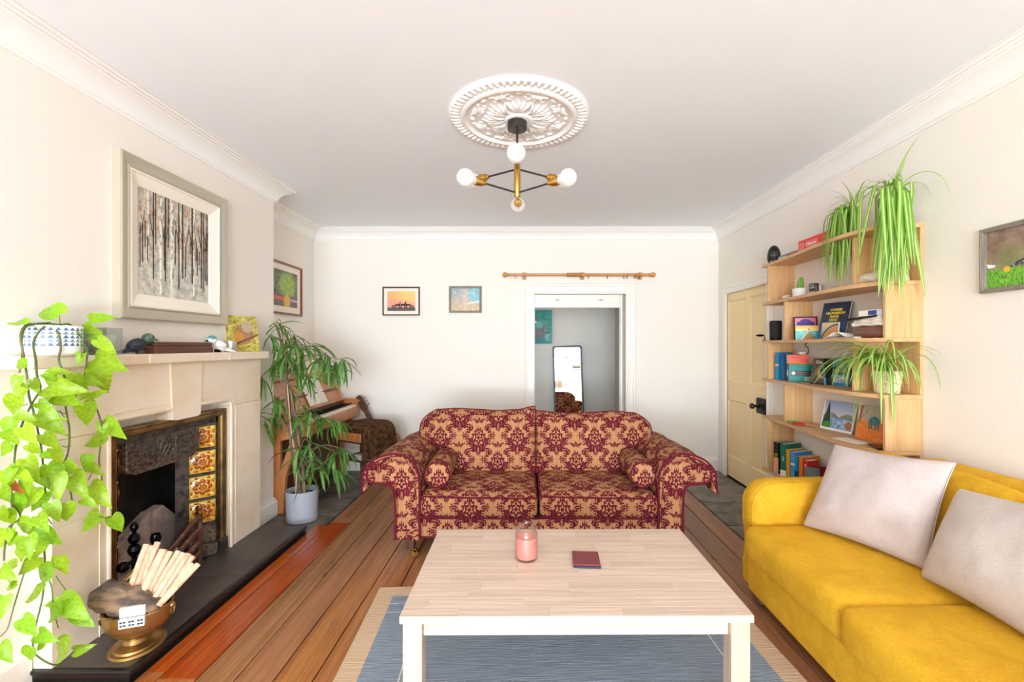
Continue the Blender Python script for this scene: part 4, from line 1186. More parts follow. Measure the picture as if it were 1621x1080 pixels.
o = MB().box(.0, .16, -.11, .09, 0, .05, .002).build('paper_stack', M_book); o.location = (-1.575, 4.475, .286); o.rotation_euler = (0, 0, rad(-30)); tag(o, 'stack of pale papers on the low shelf of the piano stool', 'papers')
th = thing('fur_throw', 'shaggy dark brown fur throw draped over the piano stool', 'throw', (-1.60, 4.515, .57), rad(-30))
cr_ = [(-.215, .045), (-.10, .062), (.06, .062), (.185, .055), (.238, .02), (.250, -.07), (.256, -.17), (.262, -.25)]
cs = cr(( [Vector((p, 0, q)) for p, q in cr_]), 4)
def fur(u, v):
    i = min(int(u * (len(cs) - 1)), len(cs) - 2); f = u * (len(cs) - 1) - i
    p = cs[i].lerp(cs[i + 1], f); e = (v - .5) * .40 * (1 + .10 * math.sin(u * 9))
    return Vector((p.x, e, p.z - max(0, abs(e) - .175) * 1.2)) + noise.noise_vector(Vector((u * 5, v * 5, 1))) * .012
fm = MB().grid(fur, 40, 24); fo = fm.build('hide', M_fur, th, fix=False); q = fo.modifiers.new('s', 'SOLIDIFY'); q.thickness = .012
st = MB(); R = random.Random(4)
for k in range(9000):
    u, v = R.random(), R.random(); p = fur(u, v); e = .004
    nrm = (fur(min(1, u + .01), v) - fur(max(0, u - .01), v)).cross(Vector((0, 1, 0))) * -1
    nrm = nrm.normalized()
    tip = p + nrm * R.uniform(.006, .022) + Vector((R.uniform(-.028, .028), R.uniform(-.028, .028), -R.uniform(.004, .035)))
    sd = Vector((R.uniform(-1, 1), R.uniform(-1, 1), 0)).normalized() * .0022
    st.add([p - sd, p + sd, tip], [(0, 1, 2)])
st.build('fur', M_fur, th, smooth=0, fix=False, kind='stuff')

# guitar leaning in the far corner (local: flat in xz, strings towards -y, base at the origin)
gt = thing('acoustic_guitar', 'acoustic guitar leaning on the back wall behind the piano stool', 'guitar', (-1.275, 4.78, .02), (0, 0, 0))
gt.rotation_euler = (rad(-9), rad(-33), 0)
half = [(0, 0), (.10, .012), (.165, .07), (.18, .15), (.155, .225), (.125, .275), (.128, .33), (.142, .38), (.13, .435), (.08, .475), (.03, .485)]
prof = [(p.x, p.z) for p in cr([Vector((a, 0, b)) for a, b in half], 4)]
out = prof + [(-a, b) for a, b in reversed(prof[1:])]
M_spruce = wood('spruce_top', 'd3a184', 'bd866a', 'Z', .3, .03, 1.2, coat=.4)
MB().prism(out, 0, .10, XZ).build('body_side', M_mahog, gt)
MB().prism(out, -.004, 0, XZ).build('soundboard', M_spruce, gt, smooth=0)
MB().lathe([(.0, 0), (.05, 0), (.055, .002), (.055, 0)], 24, M=Matrix.Translation((0, -.0045, .315)) @ Matrix.Rotation(rad(90), 4, 'X')).build('sound_hole', M_jet, gt)
MB().box(-.028, .028, -.018, .0, .315, .80, .004).build('neck', M_dkwood, gt)
MB().box(-.08, .08, -.014, -.004, .13, .155, .003).build('bridge', M_dkwood, gt)
hdk = MB().prism([(-.028, .80), (-.038, .83), (-.038, .96), (-.02, .985), (.02, .985), (.038, .96), (.038, .83), (.028, .80)], -.012, .006, XZ).build('headstock', M_dkwood, gt, smooth=0)
for sg in (-1, 1):
    for k in range(3):
        MB().tube([(sg * .030, -.003, .85 + .04 * k), (sg * .056, -.003, .85 + .04 * k)], .003, 6).ball((sg * .060, -.003, .85 + .04 * k), .009, 6, (1.2, .6, 1)).build('tuning_peg', M_lift, hdk)
sg_ = MB()
for k in range(6): sg_.tube([(-.020 + .008 * k, -.021, .14), (-.020 + .008 * k, -.020, .80)], .0006, 4)
sg_.build('strings', M_lift, gt, kind='stuff')

# ------------------------------------------------------------------ burgundy and gold damask sofa
def pattern(u, v, n1, n2):
    A, B = .345, .40; hx, hy = A / 2, B / 2
    cx = u * (1 / A) + .5; x = ((cx.fract() + -.5) * A).abs()
    y = ((v * (1 / B)).fract() + -.5) * B
    far = (x * (1 / hx) + y.abs() * (1 / hy)).gt(1)
    y = y - (y.gt(0) * 2 + -1) * far * hy
    x = x + (x * -2 + hx) * far                       # every point now lies in the diamond about its own medallion
    x = x + n1 * .010; y = y + n2 * .010
    def leaf(px, py, deg, L, w, n, bend=0):
        c, s = math.cos(math.radians(deg)), math.sin(math.radians(deg))
        a = ((x + -px) * c + (y + -py) * s) * (1 / L)
        a = a.mx(0).mn(1)
        q = ((x + -px) * -s + (y + -py) * c + a * a * (-bend)).abs()
        prof = (a.pw(.75) * math.pi).sin() * ((a * math.pi * n).sin().abs() * -.5 + 1) * w * 1.32
        return q.lt(prof) * q.gt(prof * .13)
    def crescent(px, py, r0, th, mid, half, n):
        a = x + -px; c = y + -py
        cm, sm_ = math.cos(math.radians(mid)), math.sin(math.radians(mid))
        t = (a * -sm_ + c * cm).atan2(a * cm + c * sm_)
        taper = t * (1 / math.radians(half)); taper = (taper * taper * -1 + 1).mx(0)
        e = hyp(a, c) + -r0
        return e.lt(taper * ((t * n).cos() * .45 + .75) * th) * e.gt(taper * -th * .55)
    ty = y + .015
    sx = (ty * -5.5 + 1).mn(1.12).mx(.42) * .070
    a = x / sx; c = ty * (1 / .092); r = hyp(a, c); t = a.atan2(c)
    k = r.lt((t * 15).cos() * .15 + .93) * r.gt((t * 15).cos() * .04 + .66)
    k = k.mx(r.lt((t * 6).cos() * .12 + .54) * r.gt((t * 6).cos() * .10 + .30)).mx(r.lt(.17))
    for q in ((.004, -.090, -88, .075, .022, 4, 0), (.014, -.094, -50, .060, .019, 3, .01), (.022, -.082, -12, .062, .019, 3, .02),
              (.0, .110, 90, .05, .014, 3, 0), (.010, .104, 58, .046, .012, 3, -.01), (.056, .046, 68, .070, .019, 4, -.014), (.084, .000, 4, .072, .019, 4, 0)):
        k = k.mx(leaf(*q))
    for q in ((.100, -.046, .022, .016, 170, 150, 7), (.100, .052, .020, .015, 190, 150, 7), (.060, -.120, .018, .013, 100, 150, 6), (.034, .146, .014, .011, -20, 150, 5)):
        k = k.mx(crescent(*q))
    for px, py, rr in ((.100, -.046, .008), (.100, .052, .008), (.060, -.120, .006), (.022, .124, .005), (.134, -.020, .007), (.134, .026, .007)):
        k = k.mx(hyp(x + -px, y + -py).lt(rr))
    return k
def damask():
    m, nt, b = new_mat('damask')
    uvn = nt.nodes.new('ShaderNodeUVMap'); vec = uvn.outputs[0]
    sp_ = nt.nodes.new('ShaderNodeSeparateXYZ'); nt.links.new(vec, sp_.inputs[0])
    u, v = X(nt, sp_.outputs[0]) * 1.16, X(nt, sp_.outputs[1]) * 1.16
    k = pattern(u, v, noise_tex(nt, vec, 60, 2) - .5, noise_tex(nt, coords(nt, 'UV', (.93, .93, 1)), 66, 2) - .5)
    rib = (u * 1250).sin() * .5 + .5
    str_ = noise_tex(nt, coords(nt, 'UV', (160, 3, 1)), 1.0, 2).step(.35, .65)
    gold = mixc(nt, str_ * .6 + rib * .15, hexc('bd8a60'), hexc('98623f'))
    burg = mixc(nt, str_, hexc('6e1527'), hexc('540d1d'))
    c = mixc(nt, k, gold, burg)
    nt.links.new(c.k, b.inputs['Base Color'])
    b.inputs['Roughness'].default_value = .75; b.inputs['Specular IOR Level'].default_value = .15
    add_bump(nt, b, k + rib * .15, .0012)
    return m
M_dam = damask()
M_pipe = mat('burgundy_piping', '651627', .75, spec=.15)
M_caster = M_brass
so = thing('damask_sofa', 'two seat burgundy and gold damask sofa with scroll arms and brass casters', 'sofa', (.095, 2.925, 0), rad(0))
# side outline of an arm seen from the front, right hand side
arm = [(.770, .13), (.770, .34), (.772, .50), (.785, .585), (.83, .645), (.90, .672), (.98, .664), (1.055, .632), (1.105, .578), (1.108, .527), (1.075, .496), (1.02, .492), (.968, .485), (.936, .445), (.927, .35), (.927, .13)]
aout = [(p.x, p.z) for p in cr([Vector((a, 0, b)) for a, b in arm], 4)]
for sg in (-1, 1):
    b = MB(); n = len(aout); o0 = 0
    cen = Vector((.90, 0, .45))
    prev = None
    for yy, ins in ((.0, .055), (-.022, .030), (-.024, .0), (.005, -.004), (.25, 0), (.55, -.002), (.80, -.012)):
        o = len(b.v)
        for a, z in aout:
            d = Vector((a - .88, 0, z - .46)); L_ = d.length
            k = 1 - ins / max(L_, .12) * .8
            b.v.append(Vector((sg * (.88 + d.x * k), yy + .03, .46 + d.z * k)))
        if prev is not None:
            for i in range(n): b.face((prev + i, prev + (i + 1) % n, o + (i + 1) % n, o + i))
        else: b.face(range(o, o + n))
        prev = o
    b.face(range(prev, prev + n))
    b.build('arm', M_dam, so, 40, 'box')
    MB().tube([(sg * a, .006, z) for a, z in aout], .008, 6).build('arm_piping', M_pipe, so)
    # loose arm cap
    cp = [(.782, .565), (.80, .625), (.85, .667), (.91, .688), (.985, .680), (1.06, .648), (1.115, .592), (1.128, .54), (1.132, .475)]
    if sg > 0: cp = [(.80, .605), (.84, .655), (.91, .688), (.985, .680), (1.06, .648), (1.115, .592), (1.130, .54), (1.140, .462)]
    cc = cr([Vector((a, 0, z)) for a, z in cp], 6); L_ = len(cc) - 1
    def cap(u, v):
        i = min(int(u * L_), L_ - 1); p = cc[i].lerp(cc[i + 1], u * L_ - i)
        y = -.012 + v * (.46 if sg > 0 else .56)
        if sg > 0: y += .05 * math.sin(PI * min(1, u * 1.4)) * v
        wv = math.sin(v * 11 + u * 3) * .006 * u
        return Vector((sg * (p.x + wv), y, p.z + .006 * math.sin(u * PI) * math.sin(v * PI) - .010 * (1 - v) * u * u * 0 + (-.028 * u ** 6 * math.cos(v * PI))))
    b = MB(); b.grid(cap, 36, 14, uvf=lambda u, v: (v * .5, u * .62))
    o = b.build('arm_cap', M_dam, so, 60, None, fix=False); q = o.modifiers.new('s', 'SOLIDIFY'); q.thickness = .014; q.offset = 1 if sg < 0 else -1
    MB().tube([cap(k / 20, 0) for k in range(21)] + [cap(1, k / 8) for k in range(1, 9)], .007, 6).build('cap_piping', M_pipe, so)
# base and front rail
MB().soft(.775, .43, .068, .018, 8, c=(0, .46, .198)).build('base', M_dam, so, 40, 'box')
MB().tube([(-.77, .022, .140), (.77, .022, .140)], .006, 6).tube([(-.77, .026, .262), (.77, .026, .262)], .006, 6).build('rail_piping', M_pipe, so)
MB().soft(.80, .10, .33, .07, 6, c=(0, .86, .46)).build('back_frame', M_dam, so, 40, 'box')
for a, b_ in ((-.768, -.012), (.004, .768)):
    cx = (a + b_) / 2; hx = (b_ - a) / 2
    M4 = Matrix.Translation((cx, .315, .345)) @ Matrix.Rotation(rad(1.0), 4, 'Y')
    c = MB().soft(hx, .32, .078, .04, 8, (.004, .012, .022), M=M4, nz=.005, ns=5).build('seat_cushion', M_dam, so, 40, 'box')
    for zz in (-.068, .062):
        pts = [M4 @ Vector((p, q, zz)) for p, q in ((-hx + .005, .28), (-hx + .003, -.27), (-hx + .035, -.318), (0, -.331), (hx - .035, -.318), (hx - .003, -.27), (hx - .005, .28))]
        MB().tube(cr(pts, 3), .0055, 6).build('piping', M_pipe, c)
# back cushions: wide at the top, tucked between the arms below
def backc(sg, top):
    b = MB(); x_in, x_lo, x_hi = .003, .752, .915
    def width(t):
        s = min(1, max(0, (t - .36) / .22)); s = s * s * (3 - 2 * s)
        e = x_lo + (x_hi - x_lo) * s
        if t > .68: e -= .125 * ((t - .70) / .30) ** 2.4 if t > .70 else 0
        return e
    def ztop(s): 
        i = s * (len(top) - 1); k = min(int(i), len(top) - 2); f = i - k; f = f * f * (3 - 2 * f)
        return top[k] * (1 - f) + top[k + 1] * f
    z0 = .405
    def pt(s, t, side):
        w_ = width(t); x = x_in + (w_ - x_in) * s; z = z0 + (ztop(s) - z0) * t
        e = (max(0, 1 - abs(2 * s - 1) ** 3.2) ** .45) * (max(0, 1 - abs(2 * t - 1) ** 3.0) ** .45)
        th_ = .022 + .098 * e
        y = .60 + (z - z0) * .30 + side * th_
        p = Vector((sg * x - .005, y, z))
        return p + noise.noise_vector(p * 5) * .008 * e
    N, Mv = 22, 18
    sp_ = lambda i, n: .5 - .5 * math.cos(PI * i / n)
    for side in (-1, 1):
        b.grid(lambda u, v: pt(sp_(u * N, N), sp_(v * Mv, Mv), side), N, Mv)
    rim = [(i / N, 0) for i in range(N)] + [(1, j / Mv) for j in range(Mv)] + [(1 - i / N, 1) for i in range(N)] + [(0, 1 - j / Mv) for j in range(Mv)]
    rim = [(sp_(a * N, N), sp_(c * Mv, Mv)) for a, c in rim]
    o = len(b.v)
    for s, t in rim: b.v += [pt(s, t, -1), pt(s, t, 1)]
    n = len(rim)
    for i in range(n):
        a, c = o + 2 * i, o + 2 * ((i + 1) % n); b.face((a, a + 1, c + 1, c))
    b.merge = True
    c = b.build('back_cushion', M_dam, so, 60, 'box')
    MB().tube([pt(s, t, -1) for s, t in rim + rim[:1]], .006, 6).build('piping', M_pipe, c)
backc(-1, [.895, .868, .862, .872, .880, .872])
backc(1, [.862, .848, .842, .850, .858, .845])
for sg in (-1, 1):
    x = sg * .85
    MB().prism([(-.036, .132), (.036, .132), (.030, .055), (-.022, .05)], -.034, .034, lambda a, b_, hh: (x + a, .075 + hh, b_)).build('foot', M_dkwood, so, smooth=0)
    cs_ = MB().lathe([(0, -.010), (.022, -.010), (.025, -.004), (.025, .004), (.022, .010), (0, .010)], 14, (0, 0, 0), Matrix.Translation((x - sg * .02 + .02, .055, .0255)) @ Matrix.Rotation(rad(90), 4, 'X'))
    cs_.box(x - .012 - sg * .02 + .02, x + .012 - sg * .02 + .02, .045, .07, .03, .056, .003).build('caster', M_caster, so)
    MB().prism([(-.03, .132), (.03, .132), (.025, .0), (-.025, .0)], -.03, .03, lambda a, b_, hh: (x + a, .86 + hh, b_)).build('foot', M_walnut, so, smooth=0)
for sg, lb in ((-1, 'damask bolster lying along the left arm of the burgundy sofa'), (1, 'damask bolster lying along the right arm of the burgundy sofa')):
    t = thing('bolster_cushion', lb, 'bolster', (.095 + sg * .672 + (0 if sg < 0 else .018), 3.005, .528), (0, 0, rad(-2 * sg)), 'damask bolsters')
    pr = [(0, -.006), (.05, -.005), (.076, -.001), (.083, .008), (.087, .05), (.088, .22), (.087, .39), (.083, .432), (.076, .44), (0, .445)]
    b = MB(); n = 28; Mx = Matrix.Rotation(rad(-90), 4, 'X')
    arc_ = 0
    for i in range(len(pr) - 1):
        (r0, z0), (r1, z1) = pr[i], pr[i + 1]
        o = len(b.v)
        for r_, z_ in ((r0, z0), (r1, z1)):
            for k in range(n + 1):
                q = 2 * PI * k / n; b.v.append(Vector((r_ * math.cos(q), z_, r_ * math.sin(q))))
        for k in range(n):
            if 2 < i < 6: uv = [(z0 + .3, .088 * 2 * PI * k / n), (z0 + .3, .088 * 2 * PI * (k + 1) / n), (z1 + .3, .088 * 2 * PI * (k + 1) / n), (z1 + .3, .088 * 2 * PI * k / n)]
            else:
                uv = [(b.v[j].x + .2855, b.v[j].z + .2) for j in (o + k, o + k + 1, o + n + 2 + k, o + n + 1 + k)]
            b.face((o + k, o + k + 1, o + n + 2 + k, o + n + 1 + k), uv)
    b.merge = True
    b.build('cover', M_dam, t, 50)
    for yy in (.0, .438): MB().tube([(.082 * math.cos(q), yy, .082 * math.sin(q)) for q in [2 * PI * k / 24 for k in range(25)]], .005, 6).build('piping', M_pipe, t)

# ------------------------------------------------------------------ rug
def rugmat():
    m, nt, b = new_mat('woven_rug')
    uvn = nt.nodes.new('ShaderNodeUVMap'); vec = uvn.outputs[0]
    sp_ = nt.nodes.new('ShaderNodeSeparateXYZ'); nt.links.new(vec, sp_.inputs[0])
    u, v = X(nt, sp_.outputs[0]), X(nt, sp_.outputs[1])
    RW, RL = 1.93, 2.9
    eu = u.mn(u * -1 + RW); ev = v.mn(v * -1 + RL)
    n = noise_tex(nt, vec, 9, 4)
    weave = ((u * 900).sin() * (v * 900).sin()) * .5 + .5
    slub = noise_tex(nt, coords(nt, 'UV', (6, 160, 1)), 1.0, 2).step(.3, .7)
    blue = mixc(nt, slub * .7 + n * .3, hexc('909cab'), hexc('77838f'))
    tan = mixc(nt, slub * .5 + n * .4, hexc('d4b798'), hexc('c8a988'))
    dash = ((u * 70).fract()).lt(.6)
    line = ((ev - .165).abs().lt(.0025) * dash).mx((ev - .245).abs().lt(.0025) * dash).mx((eu - .265).abs().lt(.003))
    c = mixc(nt, line, blue, hexc('d8d6d0'))
    c = mixc(nt, eu.mn(ev).lt(.095), c, tan)
    nt.links.new(c.k, b.inputs['Base Color']); b.inputs['Roughness'].default_value = .9
    add_bump(nt, b, weave * .5 + slub, .0015)
    return m
rg = thing('woven_rug', 'flat blue grey rug with wide tan border under the coffee table', 'rug', (-.818, 2.575, .0), rad(3.0))
R = MB()
def rf(u, v): 
    x = 1.93 * u; y = -2.9 * v
    return Vector((x, y, .006 + .003 * noise.noise(Vector((x * 3, y * 3, 0))) + .0035))
R.grid(rf, 40, 60, uvf=lambda u, v: (1.93 * u, 2.9 * v))
o = R.build('weave', rugmat(), rg, 0, fix=False); q = o.modifiers.new('s', 'SOLIDIFY'); q.thickness = .006; q.offset = 0

# ------------------------------------------------------------------ coffee table
M_beech = wood('pale_lamwood', 'd9c3b0', 'c9ae98', 'X', .42, .045, .45, .006)
M_beechy = wood('pale_lamwood_end', 'd3bca7', 'c4a88f', 'Z', .42, .04, .45)
tb = thing('coffee_table', 'pale laminated wood coffee table on a blue grey rug', 'table', (.180, 1.935, .0115), rad(.3))
TW, TD, TH, TT = 1.222, .742, .4395, .026
top_ = MB().box(-TW / 2 + .003, TW / 2 - .003, -TD / 2 + .003, TD / 2 - .003, TH - TT, TH - TT + .010).build('tabletop', M_beech, tb, smooth=0)
R = random.Random(9); rows = 13; rh = TD / rows
for r_ in range(rows):
    x = -TW / 2; y0 = -TD / 2 + rh * r_
    cuts = [x]; x += R.uniform(.08, .34)
    while x < TW / 2 - .1: cuts.append(x); x += R.uniform(.22, .48)
    cuts.append(TW / 2)
    for k in range(len(cuts) - 1):
        MB().box(cuts[k] + .0002, cuts[k + 1] - .0002, y0 + .0002, y0 + rh - .0002, TH - TT + .010 if r_ not in (0, rows - 1) else TH - TT, TH, .0006).build('stave', M_beech, top_)
for sx_ in (-1, 1):
    for sy_ in (-1, 1):
        cx, cy = sx_ * (TW / 2 - .042), sy_ * (TD / 2 - .042)
        MB().box(cx - .033, cx + .033, cy - .033, cy + .033, 0, TH - TT, .003).build('leg', M_beechy, tb)
for sg in (-1, 1):
    MB().box(-TW / 2 + .076, TW / 2 - .076, sg * (TD / 2 - .04) - .011, sg * (TD / 2 - .04) + .011, TH - TT - .058, TH - TT - .0005, .002).build('apron', M_beech, tb)
    MB().box(sg * (TW / 2 - .04) - .011, sg * (TW / 2 - .04) + .011, -TD / 2 + .076, TD / 2 - .076, TH - TT - .058, TH - TT - .0005, .002).build('apron', M_beech, tb)
TZ = .4515
cd = thing('candle_jar', 'pink candle in an open clear glass jar on the coffee table', 'candle', (.009, 1.985, TZ))
jar = [(0, .0), (.044, .0), (.0495, .006), (.050, .016), (.050, .108), (.047, .118), (.041, .122), (.041, .128), (.0445, .132), (.0445, .146), (.042, .149), (.040, .146), (.0385, .124), (.0455, .112), (.047, .10), (.047, .012), (.040, .008), (0, .008)]
MB().lathe(jar, 36).build('glass_jar', glassy('jar_glass', 'ffffff', .95), cd)
MB().lathe([(0, .0085), (.041, .0085), (.0465, .014), (.0468, .095), (.045, .098), (.020, .096), (0, .096)], 36).build('wax', mat('pink_wax', 'f0897a', .4, trans=0), cd)
MB().tube([(0, 0, .094), (.001, 0, .100), (.003, .001, .104)], .0020, 6).build('wick', mat('burnt_wick', '2a201a', .95), cd)
bk = thing('passport_booklet', 'burgundy booklet on top of the dark one on the coffee table', 'booklet', (.266, 1.965, TZ + .0075), rad(-4))
MB().box(-.057, .057, -.062, .062, 0, .007, .0015).build('cover', mat('burgundy_leatherette', '7c2f33', .45, bump=((300, 300, 300), .0003, 1)), bk)
bk = thing('dark_booklet', 'dark navy booklet under the burgundy one on the coffee table', 'booklet', (.267, 1.962, TZ), rad(-4))
MB().box(-.0575, .0575, -.064, .061, 0, .007, .0012).build('cover', mat('navy_leatherette', '2b2f42', .4), bk)

# ------------------------------------------------------------------ yellow velvet sofa
def velvet(name, c1, c2, sh):
    m, nt, b = new_mat(name)
    v = coords(nt, 'Object', (1, 1, 1))
    f = noise_tex(nt, v, 7, 5, .6, .6).step(.35, .68); g = noise_tex(nt, v, 160, 2).step(.3, .7)
    c = mixc(nt, f * .6 + g * .4, hexc(c1), hexc(c2)); nt.links.new(c.k, b.inputs['Base Color'])
    b.inputs['Roughness'].default_value = .85; b.inputs['Sheen Weight'].default_value = sh; b.inputs['Specular IOR Level'].default_value = .15
    b.inputs['Sheen Tint'].default_value = hexc(c1)
    add_bump(nt, b, g + f * 2, .0005)
    return m
M_yel = velvet('mustard_velvet', 'dcaa2e', 'c59220', .4)
ys_ = thing('yellow_sofa', 'mustard yellow velvet sofa along the right wall', 'sofa', (1.6, 1.65, 0), world=True)
MB().soft(.385, .745, .093, .02, 6, c=(1.575, 1.685, .178)).build('base', M_yel, ys_, 60)
MB().soft(.35, .372, .083, .045, 8, (.006, .006, .014), c=(1.512, 2.055, .350), nz=.004, ns=6).build('seat_cushion', M_yel, ys_, 60)
MB().soft(.357, .372, .085, .045, 8, (.006, .006, .016), c=(1.507, 1.308, .352), nz=.004, ns=6).build('seat_cushion', M_yel, ys_, 60)
def arm_y(y0, y1):
    pts = [(1.222, .085)] + [(1.222 + .0 + .012 * math.sin(k), .15 + .09 * k) for k in range(4)] + [(1.222 + .13 - .13 * math.cos(t), .515 + .13 * math.sin(t)) for t in [.15, .45, .75, 1.05, 1.35, 1.57]] + [(1.60, .648), (1.90, .655), (1.925, .64), (1.925, .085)]
    b = MB(); prev = None; n = len(pts)
    for f, ins in ((0, .03), (.12, .008), (.3, 0), (.7, 0), (.88, .008), (1, .03)):
        o = len(b.v)
        for a, z in pts:
            cx, cz = 1.57, .36
            dx, dz = a - cx, z - cz
            b.v.append(Vector((cx + dx * (1 - ins / max(abs(dx), .3)), y0 + (y1 - y0) * f, cz + dz * (1 - ins / .29))))
        if prev is not None:
            for i in range(n): b.face((prev + i, prev + (i + 1) % n, o + (i + 1) % n, o + i))
        else: b.face(range(o, o + n))
        prev = o
    b.face(range(prev, prev + n))
    a_ = b.build('arm', M_yel, ys_, 50)
    for f in (.12, .88):
        MB().tube([(1.57 + (a - 1.57) * (1 - .008 / max(abs(a - 1.57), .3)) - .001, y0 + (y1 - y0) * f, .36 + (z - .36) * (1 - .008 / .29) + .001) for a, z in pts[1:-2]], .003, 5).build('seam', M_yel, a_)
arm_y(2.435, 2.575); arm_y(.800, .935)
MB().soft(.075, .72, .36, .04, 6, (0, 0, .008), c=(2.048, 1.60, .455), nz=.004, ns=3).build('back_frame', M_yel, ys_, 60)
for yc, hy in ((2.075, .360), (1.308, .372)):
    Mx = Matrix.Translation((1.868, yc, .615)) @ Matrix.Rotation(rad(11), 4, 'Y')
    MB().soft(.085, hy, .205, .06, 8, (.025, .01, .014), M=Mx, nz=.006, ns=6).build('back_cushion', M_yel, ys_, 60)
M_chrome = mat('brushed_steel', 'b8b8b6', .28, 1)
for x, y in ((1.285, 2.44), (1.88, 2.44), (1.285, .90), (1.88, .90)):
    lg_ = MB().box(x - .045, x + .075, y - .03, y + .03, .001, .010, .002).box(x - .045, x - .036, y - .03, y + .03, .001, .09, .002).box(x - .045, x + .075, y - .03, y + .03, .082, .09, .002)
    lg_.build('leg', M_chrome, ys_)

# scatter cushions
M_cush = velvet('pale_mauve_velvet', 'c6b8b3', 'b7a8a3', .35)
M_cush2 = velvet('pale_linen', 'c9beb6', 'bbafa6', .3)
def pillow(label, bl, br_, tl, tr, th_, m, seed):
    bl, br_, tl, tr = map(Vector, (bl, br_, tl, tr)); c0 = (bl + br_) / 2
    t = thing('scatter_cushion', label, 'cushion', c0, 0, None)
    nrm = (br_ - bl).cross(tl - bl).normalized()
    if nrm.x > 0: nrm = -nrm
    b = MB(); N = 26
    def pt(u, v, sd):
        a, c = 2 * u - 1, 2 * v - 1
        e = (max(0, 1 - a * a) ** .55) * (max(0, 1 - c * c) ** .55)
        uu = .5 + (u - .5) * (1 - .055 * (1 - c * c)); vv = .5 + (v - .5) * (1 - .065 * (1 - a * a))
        p = bl * (1 - uu) * (1 - vv) + br_ * uu * (1 - vv) + tl * (1 - uu) * vv + tr * uu * vv
        p = p + nrm * (sd * th_ * e + (.010 if sd > 0 else 0))
        p += noise.noise_vector(Vector((u * 3 + seed, v * 3, sd))) * .016 * e + noise.noise_vector(Vector((u * 9 + seed, v * 6, sd))) * .007 * e
        cr__ = abs(a) ** 6 * abs(c) ** 6
        return p - c0 + nrm * (-.012 * cr__)
    sp_ = lambda q: .5 - .5 * math.cos(PI * q)
    for sd in (1, -1): b.grid(lambda u, v: pt(sp_(u), sp_(v), sd * (1 if sd > 0 else .55)), N, N)
    b.merge = True
    c = b.build('cover', m, t, 70)
    rim = [(k / 16, 0) for k in range(16)] + [(1, k / 16) for k in range(16)] + [(1 - k / 16, 1) for k in range(16)] + [(0, 1 - k / 16) for k in range(17)]
    MB().tube([pt(u, v, 0) + nrm * .004 for u, v in rim], .0035, 5).build('seam', m, t)
pillow('large mauve beige cushion leaning at the far end of the yellow sofa', (1.452, 2.366, .452), (1.672, 1.885, .450), (1.611, 2.36, .868), (1.790, 1.89, .896), .075, M_cush, 1)
pillow('pale linen cushion on the near half of the yellow sofa, cut by the right edge', (1.600, 1.835, .455), (1.585, 1.33, .455), (1.768, 1.85, .800), (1.775, 1.36, .862), .080, M_cush2, 6)
# ------------------------------------------------------------------ ceiling rose and pendant light
rx, ry = -.030, 2.566
ro = thing('ceiling_rose', 'round white plaster ceiling rose with leaf relief and fluted rim', 'ceiling rose', (rx, ry, CEIL))
dn = Matrix.Rotation(PI, 4, 'X')
pr = [(.388, 0), (.390, .010), (.378, .018), (.335, .012), (.325, .018), (.318, .026), (.306, .028), (.300, .020), (.292, .010), (.18, .012), (.10, .018), (.082, .022), (.078, .034), (.066, .036), (0, .036)]
MB().lathe(pr, 72, M=dn).build('plaque', M_plaster, ro, smooth=25)
fl_ = MB()
for k in range(64):
    t = 2 * PI * k / 64
    Mx = dn @ Matrix.Rotation(t, 4, 'Z') @ Matrix.Translation((.357, 0, .014))
    fl_.ball((0, 0, 0), .011, 6, (2.6, 1.0, 1.0), Mx)
fl_.build('fluted_rim', M_plaster, ro, 60, kind='stuff')
lf = MB()
for k in range(8):
    Mx = dn @ Matrix.Rotation(2 * PI * k / 8, 4, 'Z')
    for e in (-2, -1, 0, 1, 2):
        m2 = Mx @ Matrix.Rotation(e * .085, 4, 'Z')
        lf.tube([m2 @ Vector(p) for p in ((.085, 0, .018), (.12, 0, .022), (.16 + .012 * (2 - abs(e)), .012 * e, .022), (.185 + .012 * (2 - abs(e)), .02 * e, .014))], [.008, .011, .010, .003], 6)
    for sg in (-1, 1):
        sp = [Mx @ Vector((.225 + .035 * (1 - q / 9) * math.cos(sg * q * .75), sg * (.045) + .035 * (1 - q / 9) * math.sin(sg * q * .75), .012)) for q in range(9)]
        lf.tube(sp, [.009 - .0006 * q for q in range(9)], 6)
    m3 = dn @ Matrix.Rotation(2 * PI * (k + .5) / 8, 4, 'Z')
    for e in (-2, -1, 0, 1, 2):
        lf.tube([m3 @ Vector(p) for p in ((.225, 0, .012), (.25, .010 * e, .020), (.272 - .004 * e * e, .019 * e, .012))], [.006, .009, .004], 6)
    lf.ball((0, 0, 0), .016, 6, (1, 1, .6), m3 @ Matrix.Translation((.215, 0, .012)))
    lf.ball((0, 0, 0), .014, 6, (1, 1.5, .6), Mx @ Matrix.Translation((.262, 0, .012)))
lf.build('leaf_relief', M_plaster, ro, 60)

